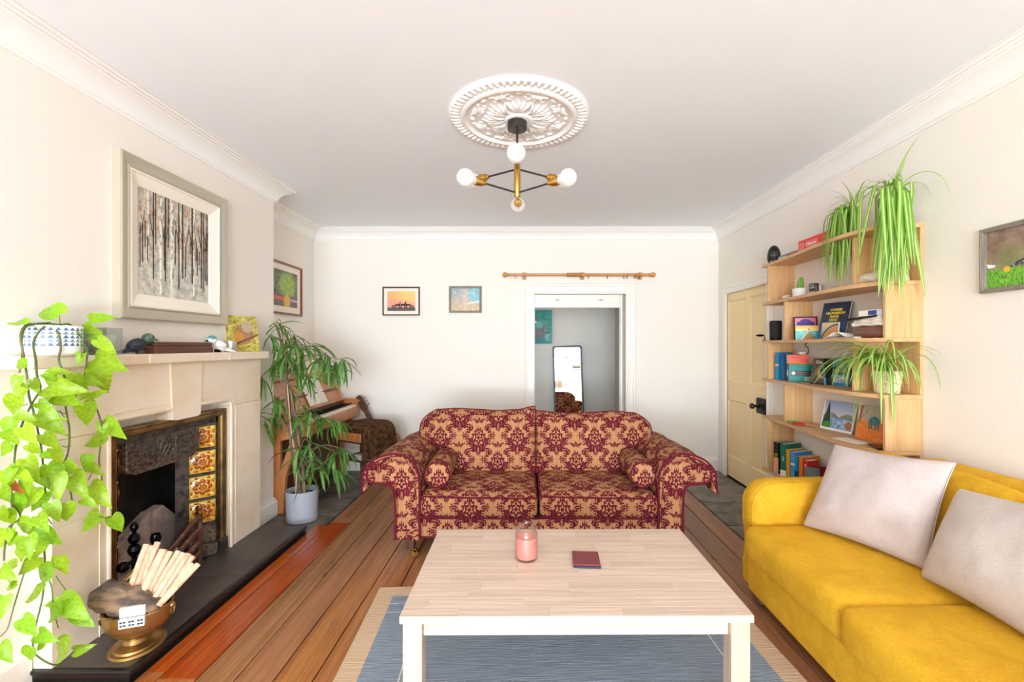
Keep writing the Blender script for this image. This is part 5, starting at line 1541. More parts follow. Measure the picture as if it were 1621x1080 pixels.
px_, py_ = -.040, 2.555
pd = thing('pendant_light', 'brass and black spider pendant with frosted globe bulbs', 'ceiling light', (px_, py_, CEIL - .036))
M_gun = mat('gunmetal', '47423e', .35, .7)
M_globe = mat('frosted_globe', 'f6f3f0', .25, trans=.35)
zc = 2.308 - (CEIL - .036)
MB().lathe([(0, 0), (.052, 0), (.055, -.003), (.055, -.040), (.052, -.044), (0, -.044)], 32).build('canopy', M_gun, pd)
MB().tube([(0, 0, -.04), (0, 0, zc + .08)], .0065, 10).build('rod', M_gun, pd)
MB().lathe([(0, -.092), (.017, -.092), (.018, -.090), (.018, .090), (.017, .092), (0, .092)], 24, (0, 0, zc)).build('brass_tube', M_gold, pd)
for k in range(6):
    az = rad(270 + 60 * k)                # first arm points to the camera
    up = k % 2 == 0
    z0 = zc + (.066 if up else -.066); z1 = zc + ((.040 if k == 0 else .060) if up else -.050)
    d = Vector((math.cos(az), math.sin(az), 0)); Rr = .345
    a = Vector((0, 0, z0)) + d * .015; e = Vector((0, 0, z1)) + d * (Rr - .150)
    ax = (e - a).normalized()
    ar = MB().tube([a, e], .0055, 8).build('arm', M_gun, pd)
    Mx = Matrix.Translation(e) @ ax.to_track_quat('Z', 'Y').to_matrix().to_4x4()
    s = MB().lathe([(0, 0), (.011, 0), (.012, .002), (.012, .014), (.020, .018), (.026, .056), (.0255, .058), (.018, .058)], 18, M=Mx).build('socket', M_gold, ar)
    MB().lathe([(.012, .056), (.018, .060), (.024, .072), (.036, .086)] + [(.047 * math.sin(t), .118 - .047 * math.cos(t)) for t in [.75 + (PI - .75) * q / 12 for q in range(13)]], 24, M=Mx).build('globe_bulb', M_globe, ar)

# ------------------------------------------------------------------ wooden curtain pole
M_pine = wood('orange_pine', 'd39a5c', 'b87c40', 'X', .35, .05, 1.2, coat=.3)
pole = thing('curtain_pole', 'bare orange pine curtain pole with rings above the opening', 'curtain pole', (.60, 4.985, 2.162))
Y90 = Matrix.Rotation(rad(90), 4, 'Y')
MB().tube([(-.765, 0, 0), (-.02, 0, 0)], .0145, 14).tube([(-.02, 0, 0), (.765, 0, 0)], .0165, 14).build('pole', M_pine, pole)
M_dpine = wood('darker_pine', 'b9803f', '8c5c28', 'X', .4, .05, 1)
for sg in (-1, 1):
    MB().lathe([(0, 0), (.018, 0), (.022, .006), (.016, .014), (.014, .02), (.024, .030), (.030, .045), (.030, .056), (.022, .072), (0, .080)], 18, M=Matrix.Translation((sg * .762, 0, 0)) @ Matrix.Rotation(rad(90 * sg), 4, 'Y')).build('finial', M_pine, pole)
for x in (-.60, .04, .68):
    b = MB().box(x - .022, x + .022, .052, .074, -.045, .035, .004).box(x - .012, x + .012, 0, .055, -.026, -.012, .003)
    b.lathe([(.0175, -.014), (.025, -.014), (.025, .014), (.0175, .014)], 18, M=Matrix.Translation((x, 0, 0)) @ Y90)
    b.build('bracket', M_pine, pole)
cl = MB().lathe([(.015, -.115), (.023, -.11), (.024, -.10), (.020, -.085), (.024, -.07), (.021, -.05), (.024, -.03), (.021, 0), (.024, .03), (.021, .05), (.024, .075), (.016, .08)], 18, M=Matrix.Translation((-.02, 0, 0)) @ Y90)
cl.build('turned_collar', M_dpine, pole)
for x in (-.70, .105, .31, .49, .525, .61, .63, .66):
    c = Vector((x, 0, -.010))
    MB().tube([c + Vector((0, .026 * math.sin(q), .026 * math.cos(q))) for q in [2 * PI * k / 18 for k in range(19)]], .0035, 6).tube([c + Vector((0, 0, -.028)), c + Vector((0, 0, -.036))], .003, 5).build('ring', M_dpine, pole)

# ------------------------------------------------------------------ back room: teal painting and leaning mirror
def teal(nt, x, y, v):
    n = uvnoise(nt, v, (6, 6, 1), 5, 1.5).step(.35, .65); f = uvnoise(nt, v, (34, 20, 1), 3, 1).step(.55, .66)
    c = mixc(nt, n, hexc('0f6f66'), hexc('1f9a86'))
    c = mixc(nt, f * .6, c, hexc('0b4a42'))
    c = mixc(nt, blob(x, y, .55, .42, .28, .28, .15), c, mixc(nt, n, hexc('5d5a58'), hexc('75706c')))
    c = mixc(nt, blob(x, y, .48, .68, .16, .12, .2), c, hexc('5f6a64'))
    c = mixc(nt, blob(x, y, .60, .56, .11, .11, .2), c, hexc('4fa49c'))
    c = mixc(nt, blob(x, y, .49, .64, .035, .03, .2), c, hexc('e6f0e4'))
    c = mixc(nt, blob(x, y, .9, .16, .12, .12, .3) * uvnoise(nt, v, (26, 26, 1)).step(.4, .55), c, hexc('a8d0c0'))
    return mixc(nt, (y - x * .3).lt(-.02) * n, c, hexc('14687c'))
tp = thing('teal_painting', 'unframed teal painting of a dark creature on the corridor wall', 'painting', (.165, 6.45, 1.652))
MB().box(-.225, .225, -.022, -.001, -.238, .238, .002).build('canvas', mat('teal_edge', '1f7a6e', .6), tp, smooth=0)
MB().quad((-.225, -.0226, -.238), (.225, -.0226, -.238), (.225, -.0226, .238), (-.225, -.0226, .238)).build('print', print_mat('teal_print', teal, .5), tp, fix=False)
mi = thing('leaning_mirror', 'tall dark framed mirror leaning on the corridor wall', 'mirror', (.640, 6.325, .012), (0, 0, 0))
TILT = 4.1
mi.rotation_euler = (rad(-TILT), rad(-1.6), 0)
mh, mw = 1.375, .415
def rrect(w_, h_, r_, n=6):
    o = []
    for cx, cz, a0 in ((w_ / 2 - r_, h_ - r_, 0), (-w_ / 2 + r_, h_ - r_, 90), (-w_ / 2 + r_, r_, 180), (w_ / 2 - r_, r_, 270)):
        o += [(cx + r_ * math.cos(rad(a0 + 90 * k / n)), cz + r_ * math.sin(rad(a0 + 90 * k / n))) for k in range(n + 1)]
    return o
ou = rrect(mw, mh, .03); inn = [(a * (mw - .05) / mw, .025 + b * (mh - .05) / mh) for a, b in rrect(mw, mh, .03)]
b = MB(); n = len(ou)
for lp, y in ((ou, .0), (ou, -.022), (inn, -.022), (inn, -.006)): b.v += [Vector((p, y, q)) for p, q in lp]
for j in range(3):
    for i in range(n): b.face((j * n + i, j * n + (i + 1) % n, (j + 1) * n + (i + 1) % n, (j + 1) * n + i))
b.face(range(n))
b.build('frame', mat('dark_blue_grey_frame', '2c3a42', .4), mi, 30)
MB().prism(inn, -.0075, -.0065, XZ).build('mirror_glass', mat('mirror_silver', 'f4f4f4', .0, 1), mi, smooth=0)
# behind the camera, seen in that mirror: lamp and two small frames
lp = thing('floor_lamp', 'beige shaded floor lamp behind the camera, seen in the leaning mirror', 'lamp', (1.02, -1.10, 0))
MB().lathe([(0, 0), (.12, 0), (.12, .015), (.015, .025), (.010, .03), (.010, 1.38), (0, 1.38)], 20).build('stand', M_china, lp)
MB().lathe([(.155, 1.17), (.105, 1.40)], 28).build('lamp_shade', mat('pleated_shade', 'd2c5b3', .8, trans=.3), lp)
MB().lathe([(0, 1.38), (.006, 1.38), (.006, 1.44), (0, 1.445)], 8).build('shade_pin', M_china, lp)
picture('green_print', 'dark framed green print high behind the camera, seen in the mirror', .42, .22, .02, .018, M_dark, .04, M_mount, mat('green_print', '5f6e54', .7, var=('36423a', (30, 30, 30), 3, .4, .6)), (1.95, YF, 2.15), PI)
picture('small_sketch', 'pale sketch below the green print behind the camera, seen in the mirror', .34, .20, .014, .008, M_tgrey, 0, None, mat('sketch_print', 'e6dcd0', .7, var=('7d6a5f', (14, 14, 14), 3, .58, .66)), (1.95, YF, 1.83), PI)

# ------------------------------------------------------------------ oak wall shelves
M_oak = wood('light_oak', 'dcb07c', 'c29462', 'Y', .45, .03, .9)
M_oakz = wood('light_oak_upright', 'ddb27e', 'c4965f', 'Z', .45, .03, .9)
SZ = [2.045, 1.735, 1.425, 1.115, .81, .385]
SY0, SY1, ST = 2.46, 3.76, .022
su = thing('oak_wall_shelves', 'light oak wall shelf unit with wavy shelves and staggered dividers', 'shelves', (2.05, 3.1, .385), world=True)
fr = cr([Vector((d, y, 0)) for y, d in ((2.47, .208), (2.56, .245), (2.70, .268), (2.95, .262), (3.2, .235), (3.45, .215), (3.75, .200))], 5)
for z in SZ:
    poly = [(XR - .001, SY0), (XR - .195, SY0)] + [(XR - p.x, p.y) for p in fr] + [(XR - .185, SY1), (XR - .001, SY1)]
    MB().prism(poly, z - ST, z, XY).build('shelf', M_oak, su, smooth=30)
def upright(y, z0, z1, d=.209): MB().box(XR - d, XR - .001, y, y + .018, z0 + .0005, z1 - ST - .0005, .001).build('divider', M_oakz, su, smooth=0)
for k in range(5):
    zl, zh = SZ[k + 1], SZ[k]
    if k % 2 == 0:
        upright(3.635, zl, zh); upright(2.69, zl, zh)
        MB().box(XR - .019, XR - .001, 2.46, 2.689, zl + .0005, zh + (-ST - .0005), .001).build('back_panel', M_oakz, su, smooth=0)
    else:
        upright(3.405, zl, zh); upright(2.462, zl, zh, .205)

# ------------------------------------------------------------------ things on the shelves
def at(u, z, x):                       # a point on shelf height z, x from the wall side, seen at picture column u
    return Vector((x, x * FOC / (u - U0), z + .0004))
def book(label, u, z, d, th_, h_, w_, cm, spine=None, rot=0, tilt=0, group='books on the wall shelves', title=None, tcol=None, tsize=.02):
    """upright book, spine towards the room; d = distance of the spine from the wall"""
    p = at(u, z, XR - d)
    t = thing('book', label, 'book', p, (0, tilt, rad(-90) + rot), group)
    b = MB().box(-th_ / 2, th_ / 2, 0, .003, 0, h_, .001).box(-th_ / 2, -th_ / 2 + .0025, 0, w_, 0, h_).box(th_ / 2 - .0025, th_ / 2, 0, w_, 0, h_)
    b.build('cover', cm, t)
    MB().box(-th_ / 2 + .0026, th_ / 2 - .0026, .004, w_ - .004, .003, h_ - .003).build('pages', M_pages, t, smooth=0)
    for (z0, z1, m_) in (spine or []):
        MB().box(-th_ / 2 - .0003, th_ / 2 + .0003, -.0008, .001, z0 * h_, z1 * h_).build('spine_print', m_, t, smooth=0)
    if title:
        text(title, tsize, tcol, t, (0, -.0014, h_ * .55), (rad(90), rad(90), 0), 'spine_lettering', .0003)
    return t
M_pages = mat('book_pages', 'ece2d2', .8)
mc = lambda n, h, r=.45: mat(n, h, r)
B_blk, B_grn, B_mus, B_blu, B_org, B_red, B_grey = mc('black_cover', '221d1b'), mc('green_cover', '1f6a52'), mc('mustard_cover', 'cf962a'), mc('blue_cover', '1d86b8'), mc('orange_cover', 'e27a26'), mc('red_cover', 'c5281f'), mc('grey_green_cover', '647672')
B_ylw, B_wht, B_navy, B_pink = mc('yellow_print', 'e8c832'), mc('white_print', 'efe9df'), mc('navy_cover', '23344f'), mc('peach_print', 'e8a07a')
B_teal, B_sky = mc('teal_cover', '13877e'), mc('sky_cover', '3f9ad0')

# bottom shelf books, far to near
bz = SZ[5]
book('black and peach book with yellow letters, farthest on the bottom shelf', 1228.5, bz, .190, 0.040, 0.241, .15, B_blk, [(0, .50, B_pink), (.0, .12, B_wht)], title='BO', tcol=B_ylw, tsize=.034, rot=rad(20))
book('tall dark green book beside the black and peach one on the bottom shelf', 1239.5, bz, .192, 0.047, 0.251, .16, B_grn, [(.02, .2, B_wht)], title='LIFE', tcol=B_wht, tsize=.022, rot=rad(20))
book('mustard yellow book between the green and blue ones on the bottom shelf', 1247.5, bz, .186, 0.031, 0.219, .16, B_mus, rot=rad(20))
book('narrow blue book with white bands next to the mustard one', 1255, bz, .185, 0.034, 0.214, .17, B_sky, [(.55, .62, B_wht), (.05, .1, B_navy)], rot=rad(20))
book('larger bright blue book left of the orange one on the bottom shelf', 1260.5, bz, .188, 0.025, 0.195, .17, B_blu, [(0, .45, B_navy)], rot=rad(20))
book('orange book next to the red one on the bottom shelf', 1267.8, bz, .190, 0.029, 0.203, .17, B_org, rot=rad(20))
book('red book with white lettering down its spine on the bottom shelf', 1275, bz, .196, 0.038, 0.195, .10, B_red, title='N  NATURE', tcol=B_wht, tsize=.024, rot=rad(16))
book('thin dark red book leaning behind the grey green one', 1279, bz, .196, 0.011, 0.161, .12, mc('dark_red_cover', '8c1620'), tilt=rad(6))
t = thing('book', 'small grey green book leaning front out at the near end of the bottom row', 'book', at(1288, bz, XR - .200), (0, 0, 0), 'books on the wall shelves'); t.rotation_euler = (rad(-9), 0, rad(-14))
MB().box(-.045, .045, 0, .014, 0, .165, .001).build('cover', B_grey, t)
M_pat = mat('grey_patterned_cover', 'b5aea4', .6, var=('3c3a38', (36, 36, 36), 2, .54, .58))
t = thing('book', 'tall grey patterned book standing behind the mauve cushion', 'book', (XR - .120, 2.93, bz + .0005), (rad(-6), 0, rad(-50)), 'books on the wall shelves')
MB().box(-.07, .07, 0, .014, 0, .235, .001).build('cover', M_pat, t)

# fifth shelf: scissors, two paintings, phone, letter
z = SZ[4]
def scissors(label, u, d, m, rot):
    t = thing('scissors', label, 'scissors', at(u, z, XR - d), rot)
    for sg in (-1, 1):
        c = Vector((-.04, sg * .022, .008))
        MB().tube([c + Vector((.028 * math.cos(q), .018 * math.sin(q), .004 * math.sin(q))) for q in [2 * PI * k / 16 for k in range(17)]], .0045, 6).tube([(-.014, sg * .014, .008), (.02, 0, .006)], [.006, .005], 6).build('handle', m, t)
        MB().prism([(.015, -.006 * sg), (.10, sg * .004), (.02, .006 * sg)], .003 + .0015 * sg, .0055 + .0015 * sg, XY).build('blade', M_chrome, t, smooth=0)
scissors('scissors with bright green handles lying on the fifth shelf', 1256, .15, mat('green_plastic', '2fae3a', .3), rad(70))
scissors('scissors with red handles lying beside the green pair', 1271, .17, mat('red_plastic', 'c4232a', .3), rad(-70))
def lakeside(nt, x, y, v):
    n = uvnoise(nt, v, (12, 9, 1), 4, 1).step(.35, .65)
    c = mixc(nt, y.step(.4, 1), hexc('c9c2cc'), hexc('8fa3c4'))
    hill = (y - .45 - (x * 6).sin().abs() * .16).lt(0) * y.gt(.42)
    c = mixc(nt, hill, c, mixc(nt, n, hexc('5d6b52'), hexc('9aa083')))
    c = mixc(nt, y.lt(.42), c, mixc(nt, n, hexc('5f88b4'), hexc('a9c3e2')))
    c = mixc(nt, ((x - .17).abs() * 1.0 + y * .16 - .16).lt(0) * y.gt(.1), c, hexc('2c3a2a'))
    c = mixc(nt, blob(x, y, .2, .17, .14, .11, .2), c, hexc('3f8a2c'))
    c = mixc(nt, blob(x, y, .86, .24, .10, .14, .2), c, hexc('a86a3c'))
    return mixc(nt, (y.lt(.07)).mx(x.lt(.03)).mx(x.gt(.97)), c, hexc('f0ebe4'))
t = thing('lake_painting', 'small unframed painting of a lake and fir tree leaning on the fifth shelf', 'painting', at(1322, z, XR - .075), (rad(-13), 0, rad(-80)))
MB().box(-.125, .125, 0, .003, 0, .200).build('board', B_wht, t, smooth=0)
MB().quad((-.125, -.0006, 0), (.125, -.0006, 0), (.125, -.0006, .2), (-.125, -.0006, .2)).build('print', print_mat('lakeside_print', lakeside, .7), t, fix=False)
def eleph(nt, x, y, v):
    n = uvnoise(nt, v, (14, 10, 1), 4, 1).step(.35, .65)
    c = mixc(nt, y.step(.45, .7), mixc(nt, n, hexc('e8913c'), hexc('e2702a')), mixc(nt, n, hexc('7fb0a4'), hexc('d8b48a')))
    c = mixc(nt, blob(x, y, .60, .58, .19, .13, .12), c, mixc(nt, n, hexc('3a6f78'), hexc('4f8c92')))
    for lx in (.45, .52, .66, .75): c = mixc(nt, (x - lx).abs().lt(.028) * y.gt(.33) * y.lt(.56), c, hexc('3f7078'))
    c = mixc(nt, ((x - .08 - (y - .5) * .1).abs()).lt(.03) * y.gt(.5), c, hexc('a8482c'))
    c = mixc(nt, ((x - .2 - (y - .7) * .8).abs()).lt(.012) * y.gt(.62) * y.lt(.85), c, hexc('8c5a36'))
    return mixc(nt, blob(x, y, .06, .48, .07, .04, .2), c, hexc('6aa83c'))
t = thing('elephant_canvas', 'small canvas of a blue grey elephant on orange ground on the fifth shelf', 'painting', at(1375, z, XR - .075), (rad(-10), 0, rad(-82)))
MB().box(-.098, .098, 0, .016, 0, .205, .001).build('canvas_body', mat('orange_canvas_edge', 'c07a4a', .7), t, smooth=0)
MB().quad((-.098, -.0006, 0), (.098, -.0006, 0), (.098, -.0006, .205), (-.098, -.0006, .205)).build('print', print_mat('elephant_print', eleph, .7), t, fix=False)
o = MB().box(-.04, .04, -.075, .075, 0, .009, .003).build('phone', M_jet); o.location = (XR - .165, 2.545, z + .0005); o.rotation_euler = (0, 0, rad(-20)); tag(o, 'flat black phone at the near end of the fifth shelf', 'phone')
o = MB().box(-.05, .05, -.09, .09, 0, .002).build('letter', M_paper); o.location = (XR - .195, 2.735, z + .0005); o.rotation_euler = (0, 0, rad(8)); tag(o, 'white folded letter in front of the elephant canvas', 'letter')

# fourth shelf: books, game box, router, guide books, plant
z = SZ[3]
book('tall blue book at the far end of the fourth shelf', 1230, z, .175, .03, .215, .14, B_blu, [(.5, .58, B_pink)], rot=rad(18))
book('blue book with green band behind the teal box on the fourth shelf', 1237.5, z, .165, .02, .200, .14, mc('deep_blue_cover', '2a6ca8'), [(.2, .5, B_grn)])
t = thing('game_box', 'teal box with black round printed face on the fourth shelf', 'box', (XR - .120, 3.375, z + .0005), rad(-18))
M_dk = mat('black_card', '2a2624', .4)
MB().box(-.075, .075, -.03, .03, 0, .128, .002).build('box', B_teal, t)
MB().box(-.0756, -.0745, -.0295, .0295, .001, .1275).build('end_panel', M_dk, t, smooth=0)
MB().prism([(.025 * math.cos(q), .064 + .03 * math.sin(q)) for q in [2 * PI * k / 20 for k in range(20)]], -.0764, -.0757, lambda a, b_, hh: (hh, a, b_)).build('face_print', mat('cream_print', 'd8cbbd', .5), t, smooth=0)
MB().box(-.06, .073, -.0306, -.03, .046, .082).build('black_band', M_dk, t, smooth=0)
MB().ball((-.045, -.031, .064), .013, 6, (1, .1, 1)).build('white_print', B_wht, t)
for k in range(2): MB().box(-.02, .06, -.0309, -.0305, .056 + .012 * k, .060 + .012 * k).build('text_line', mat('dull_text', '7d786f', .5), t, smooth=0)
lb = MB().box(.028, .066, -.0309, -.0302, .010, .036).build('white_label', B_wht, t, smooth=0)
bl_ = MB()
for k in range(9): bl_.box(.032 + .0034 * k, .0336 + .0034 * k, -.0312, -.0309, .014, .032)
bl_.build('bar_lines', M_dk, lb, smooth=0)
MB().box(-.075, .06, -.029, .029, .1285, .134, .001).build('green_lid', mc('lime_card', '8aa82c'), t)
t = thing('orange_box', 'orange box lying on top of the teal box on the fourth shelf', 'box', (XR - .130, 3.378, z + .1350), rad(-18))
M_orb = mat('orange_card', 'ee5a2c', .4, var=('d8431a', (5, 40, 40), 2, .5, .6))
MB().box(-.066, .066, -.03, .03, 0, .066, .003).build('box', M_orb, t); MB().box(-.067, -.0655, -.028, .028, .003, .063).build('pale_end', mat('peach_card', 'f0b49a', .4), t, smooth=0)
t = thing('plug_adaptor', 'small white plug adaptor with black cable above the orange box', 'adaptor', (XR - .100, 3.375, z + .2015))
MB().box(-.022, .022, -.018, .018, 0, .022, .006).build('body', B_wht, t)
MB().tube(cr([(.02, 0, .010), (.045, .0, .012), (.040, -.01, .045), (.018, -.01, .070), (.035, -.005, .086)], 6), .003, 6).build('cable', M_jet, t)
def cover_book(label, u, d, w_, h_, th_, rot, tilt, m_, zz=None, name='book'):
    t = thing(name, label, 'book', at(u, z if zz is None else zz, XR - d), (tilt, 0, rot), 'books on the wall shelves')
    MB().box(-w_ / 2, w_ / 2, 0, .002, 0, h_).box(-w_ / 2, w_ / 2, th_ - .002, th_, 0, h_).box(-w_ / 2, -w_ / 2 + .002, 0, th_, 0, h_).build('cover', m_, t, smooth=0)
    MB().box(-w_ / 2 + .002, w_ / 2 - .003, .002, th_ - .002, .003, h_ - .003).build('pages', M_pages, t, smooth=0)
    return t
def gab(nt, x, y, v):
    n = uvnoise(nt, v, (6, 8, 1), 4, 1).step(.35, .65)
    c = mixc(nt, n, hexc('3c322c'), hexc('6a564a'))
    c = mixc(nt, (blob(x, y, .5, .45, .22, .22, .12) - blob(x, y, .5, .50, .10, .20, .12)).mx(0), c, hexc('b88a6a'))
    return mixc(nt, y.lt(.05), c, hexc('1f1a17'))
t = cover_book('dark guide book titled Gabon leaning front out on the fourth shelf', 1299, .120, .150, .185, .016, rad(-62), rad(-14), B_blk)
MB().quad((-.074, -.0006, .001), (.074, -.0006, .001), (.074, -.0006, .184), (-.074, -.0006, .184)).build('print', print_mat('gabon_print', gab, .4), t, fix=False)
text('Gabon', .034, B_wht, t, (-.006, -.0012, .157), (rad(90), 0, 0), 'title')
book('slim dark and blue book right behind the Gabon guide', 1306.5, z, .120, .018, .180, .12, B_blk, [(0, .3, B_sky), (.35, .7, B_teal)], tilt=rad(-8))
t = cover_book('blue book with pale print standing behind the spider plant on the fourth shelf', 1326, .075, .13, .188, .018, rad(-82), rad(-9), B_blu)
MB().box(-.064, .064, -.0010, 0, .075, .125).build('cover_band', B_navy, t, smooth=0)
text('OCEAN', .026, mc('ochre_print', 'b99a5a'), t, (0, -.0014, .1), (rad(90), 0, 0), 'title')
MB().box(-.06, .06, -.0012, -.0002, .02, .07).build('cover_print', mat('grey_sea_print', '7fa6b8', .5, var=('c9d6d8', (50, 50, 50), 2, .45, .6)), t, smooth=0)
book('dark teal book standing at the near end of the fourth shelf row', 1351, z, .12, .02, .20, .13, mc('dark_teal_cover', '2d4f52'))

# third shelf
z = SZ[2]
t = thing('round_speaker', 'black cylindrical speaker at the far end of the third shelf', 'speaker', (XR - .120, 3.69, z + .0005))
MB().lathe([(0, 0), (.040, 0), (.044, .006), (.045, .15), (.042, .158), (.030, .160), (0, .156)], 28, (0, 0, .0)).build('body', mat('black_speaker_fabric', '1f1d1d', .75, bump=((300, 300, 300), .0006, 1)), t)
MB().lathe([(.0452, .012), (.0458, .016), (.0452, .02)], 28).build('base_ring', M_jet, t)
t = thing('dark_whisk_brush', 'small dark brush with an oval head beside the cylindrical speaker', 'brush', (XR - .172, 3.705, z + .0005))
MB().tube([(-.02, .02, .006), (-.02, .02, .035)], .004, 6).lathe([(0, 0), (.018, 0), (.018, .004), (0, .006)], 12, (-.02, .02, 0)).build('stand', M_jet, t)
MB().ball((-.04, .05, .042), .02, 8, (1.9, .8, .5)).build('head', M_jet, t)
M_purple = mat('purple_card', '4b2a86', .5); M_pinkp = mat('pink_card', 'd87f9a', .5)
t = thing('purple_framed_card', 'dark framed purple and pink card at the back of the third shelf', 'picture', at(1276, z, XR - .110), (rad(-6), 0, rad(-18)))
MB().rings(.150, .170, [(0, .012), (0, 0), (.006, -.001), (.008, .004)], 0, .085).build('frame', M_dark, t)
MB().box(-.070, .070, .003, .006, .006, .164).build('backing', M_pinkp, t, smooth=0)
MB().prism([(-.055, .01), (.055, .01), (.055, .13), (.035, .136), (.03, .147), (.0, .155), (-.03, .147), (-.035, .136), (-.055, .13)], .001, .0028, XZ).build('purple_print', M_purple, t, smooth=0)
def mosaic(nt, x, y, v):
    n = uvnoise(nt, v, (6, 6, 1), 3, 1).step(.4, .6)
    c = mixc(nt, y.gt(.62), mixc(nt, n, hexc('4fb0b0'), hexc('8ad0c8')), mixc(nt, y.step(.62, 1), hexc('f0d88a'), hexc('e8a04a')))
    c = mixc(nt, ((x - .55).abs() - (1 - y * 1.7) * .35).lt(0) * y.lt(.55), c, mixc(nt, n, hexc('b07a48'), hexc('8f7a5a')))
    c = mixc(nt, ((x - .22 - y * .5).abs()).lt(.03) * y.lt(.6), c, hexc('e8e0c4'))
    return mixc(nt, blob(x, y, .55, .72, .05, .06, .2), c, hexc('a8622c'))
t = cover_book('colourful turquoise and yellow picture book on the third shelf', 1279, .165, .150, .100, .012, rad(-16), rad(-5), B_wht)
MB().quad((-.075, -.0006, 0), (.075, -.0006, 0), (.075, -.0006, .100), (-.075, -.0006, .100)).build('print', print_mat('mosaic_print', mosaic, .4), t, fix=False)
def arcs(nt, x, y, v):
    r = hyp(x - 1.0, y + .1)
    c = mixc(nt, y.step(.2, 1), hexc('a89a80'), hexc('c9b48c'))
    c = mixc(nt, r.lt(.85), c, hexc('c9803a')); c = mixc(nt, r.lt(.55), c, hexc('8f5a2c'))
    return mixc(nt, (r - .95).abs().lt(.05), c, hexc('3a4a5c'))
t = cover_book('brown and orange picture book below the dark blue one', 1312, .165, .130, .110, .010, rad(-80), rad(-6), B_wht)
MB().quad((-.065, -.0006, 0), (.065, -.0006, 0), (.065, -.0006, .110), (-.065, -.0006, .110)).build('print', print_mat('arc_print', arcs, .4), t, fix=False)
def night(nt, x, y, v):
    n = uvnoise(nt, v, (9, 9, 1), 4).step(.4, .62); s = uvnoise(nt, v, (60, 60, 1), 1).gt(.70)
    c = mixc(nt, y.step(.05, .6), mixc(nt, n, hexc('3c7fa8'), hexc('2a4a7a')), mixc(nt, n, hexc('252f3c'), hexc('33425a')))
    return mixc(nt, s * y.gt(.3) * .5, c, hexc('8fa0b0'))
t = cover_book('tall dark blue book with bold yellow title leaning on the third shelf', 1314, .128, .185, .258, .018, rad(-70), rad(-16), B_navy)
MB().quad((-.0925, -.0006, .001), (.0925, -.0006, .001), (.0925, -.0006, .254), (-.0925, -.0006, .254)).build('print', print_mat('night_print', night, .35), t, fix=False)
for k, s in enumerate(('COMME', 'UN POISSON', 'DANS', "L'EAU")): text(s, .022, B_ylw, t, (.004 - .003 * k, -.0012, .205 - .024 * k), (rad(90), 0, rad(0)), 'title', .0004, .0010)
# pile at the near end
M_leather = mat('brown_leather', '6e3a26', .35, coat=.3, var=('4f2718', (12, 12, 12), 3, .4, .7))
M_cotton = mat('cream_cotton', 'eadfce', .9, bump=((40, 40, 40), .002, 3))
t = thing('leather_case', 'brown leather case under white cloth on the third shelf', 'case', (XR - .105, 2.60, z + .0005))
MB().soft(.098, .118, .034, .02, 5, c=(0, 0, .0345)).build('case', M_leather, t, 60)
MB().box(-.101, -.097, -.10, .10, .033, .037, .001).build('zip', M_lift, t)
t = thing('folded_cloth', 'crumpled cream cotton cloth lying on the leather case', 'cloth', (XR - .105, 2.61, z + .070))
for k in range(3):
    c = MB().soft(.092 - .006 * k, .128 - .012 * k, .010, .008, 10, c=(0, .006 * k, .010 + .018 * k), nz=.012, ns=16)
    c.build('fold', M_cotton, t, 60)
t = thing('white_blue_box', 'flat white and blue box on the cream cloth, third shelf', 'box', (XR - .108, 2.575, z + .1270), rad(3))
MB().box(-.085, .085, -.10, .10, 0, .034, .002).build('box', B_wht, t)
MB().box(-.0856, -.0848, -.10, .03, .004, .030).build('blue_print', mc('royal_blue_print', '24468c'), t, smooth=0)
MB().box(-.0862, -.0854, -.07, -.03, .002, .032).build('pale_panel', mc('pale_blue_panel', 'c9d2de'), t, smooth=0)
o = MB().lathe([(0, 0), (.06, 0), (.064, .004), (.064, .022), (.06, .026), (0, .026)], 28).build('round_wooden_tin', mat('pale_round_wood', 'd8b88c', .5)); o.location = (XR - .09, 2.548, z + .1615); tag(o, 'round pale wooden lid on top of the white and blue box', 'tin')
o = MB().box(-.09, .09, -.10, .125, 0, .012, .004).build('black_laptop', M_jet); o.location = (XR - .112, 2.645, z + .1135); o.rotation_euler = (rad(-3), 0, rad(4)); tag(o, 'thin black laptop sticking out below the white and blue box', 'laptop')
t = thing('spiral_notepad', 'white spiral notepad with curled pages on the front of the third shelf', 'notepad', (XR - .185, 2.78, z + .0005), rad(4))
b = MB(); b.grid(lambda u, v: (-.06 + .12 * u, -.13 + .26 * v, .010 + .032 * max(0, math.sin((v - .15) * 3.6)) ** 3 * (1 - u * .3)), 10, 24); o = b.build('page', M_paper, t, fix=False); q = o.modifiers.new('s', 'SOLIDIFY'); q.thickness = .002
MB().box(-.058, .058, -.125, .125, 0, .007, .001).build('pad', M_paper, t)
sp_b = MB()
for k in range(24):
    y = -.12 + .01 * k
    sp_b.tube([(-.060 + .006 * math.cos(a_), y, .006 + .005 * math.sin(a_)) for a_ in [2 * PI * j / 6 for j in range(7)]], .0011, 4)
sp_b.build('spiral', M_lift, t, kind='stuff')

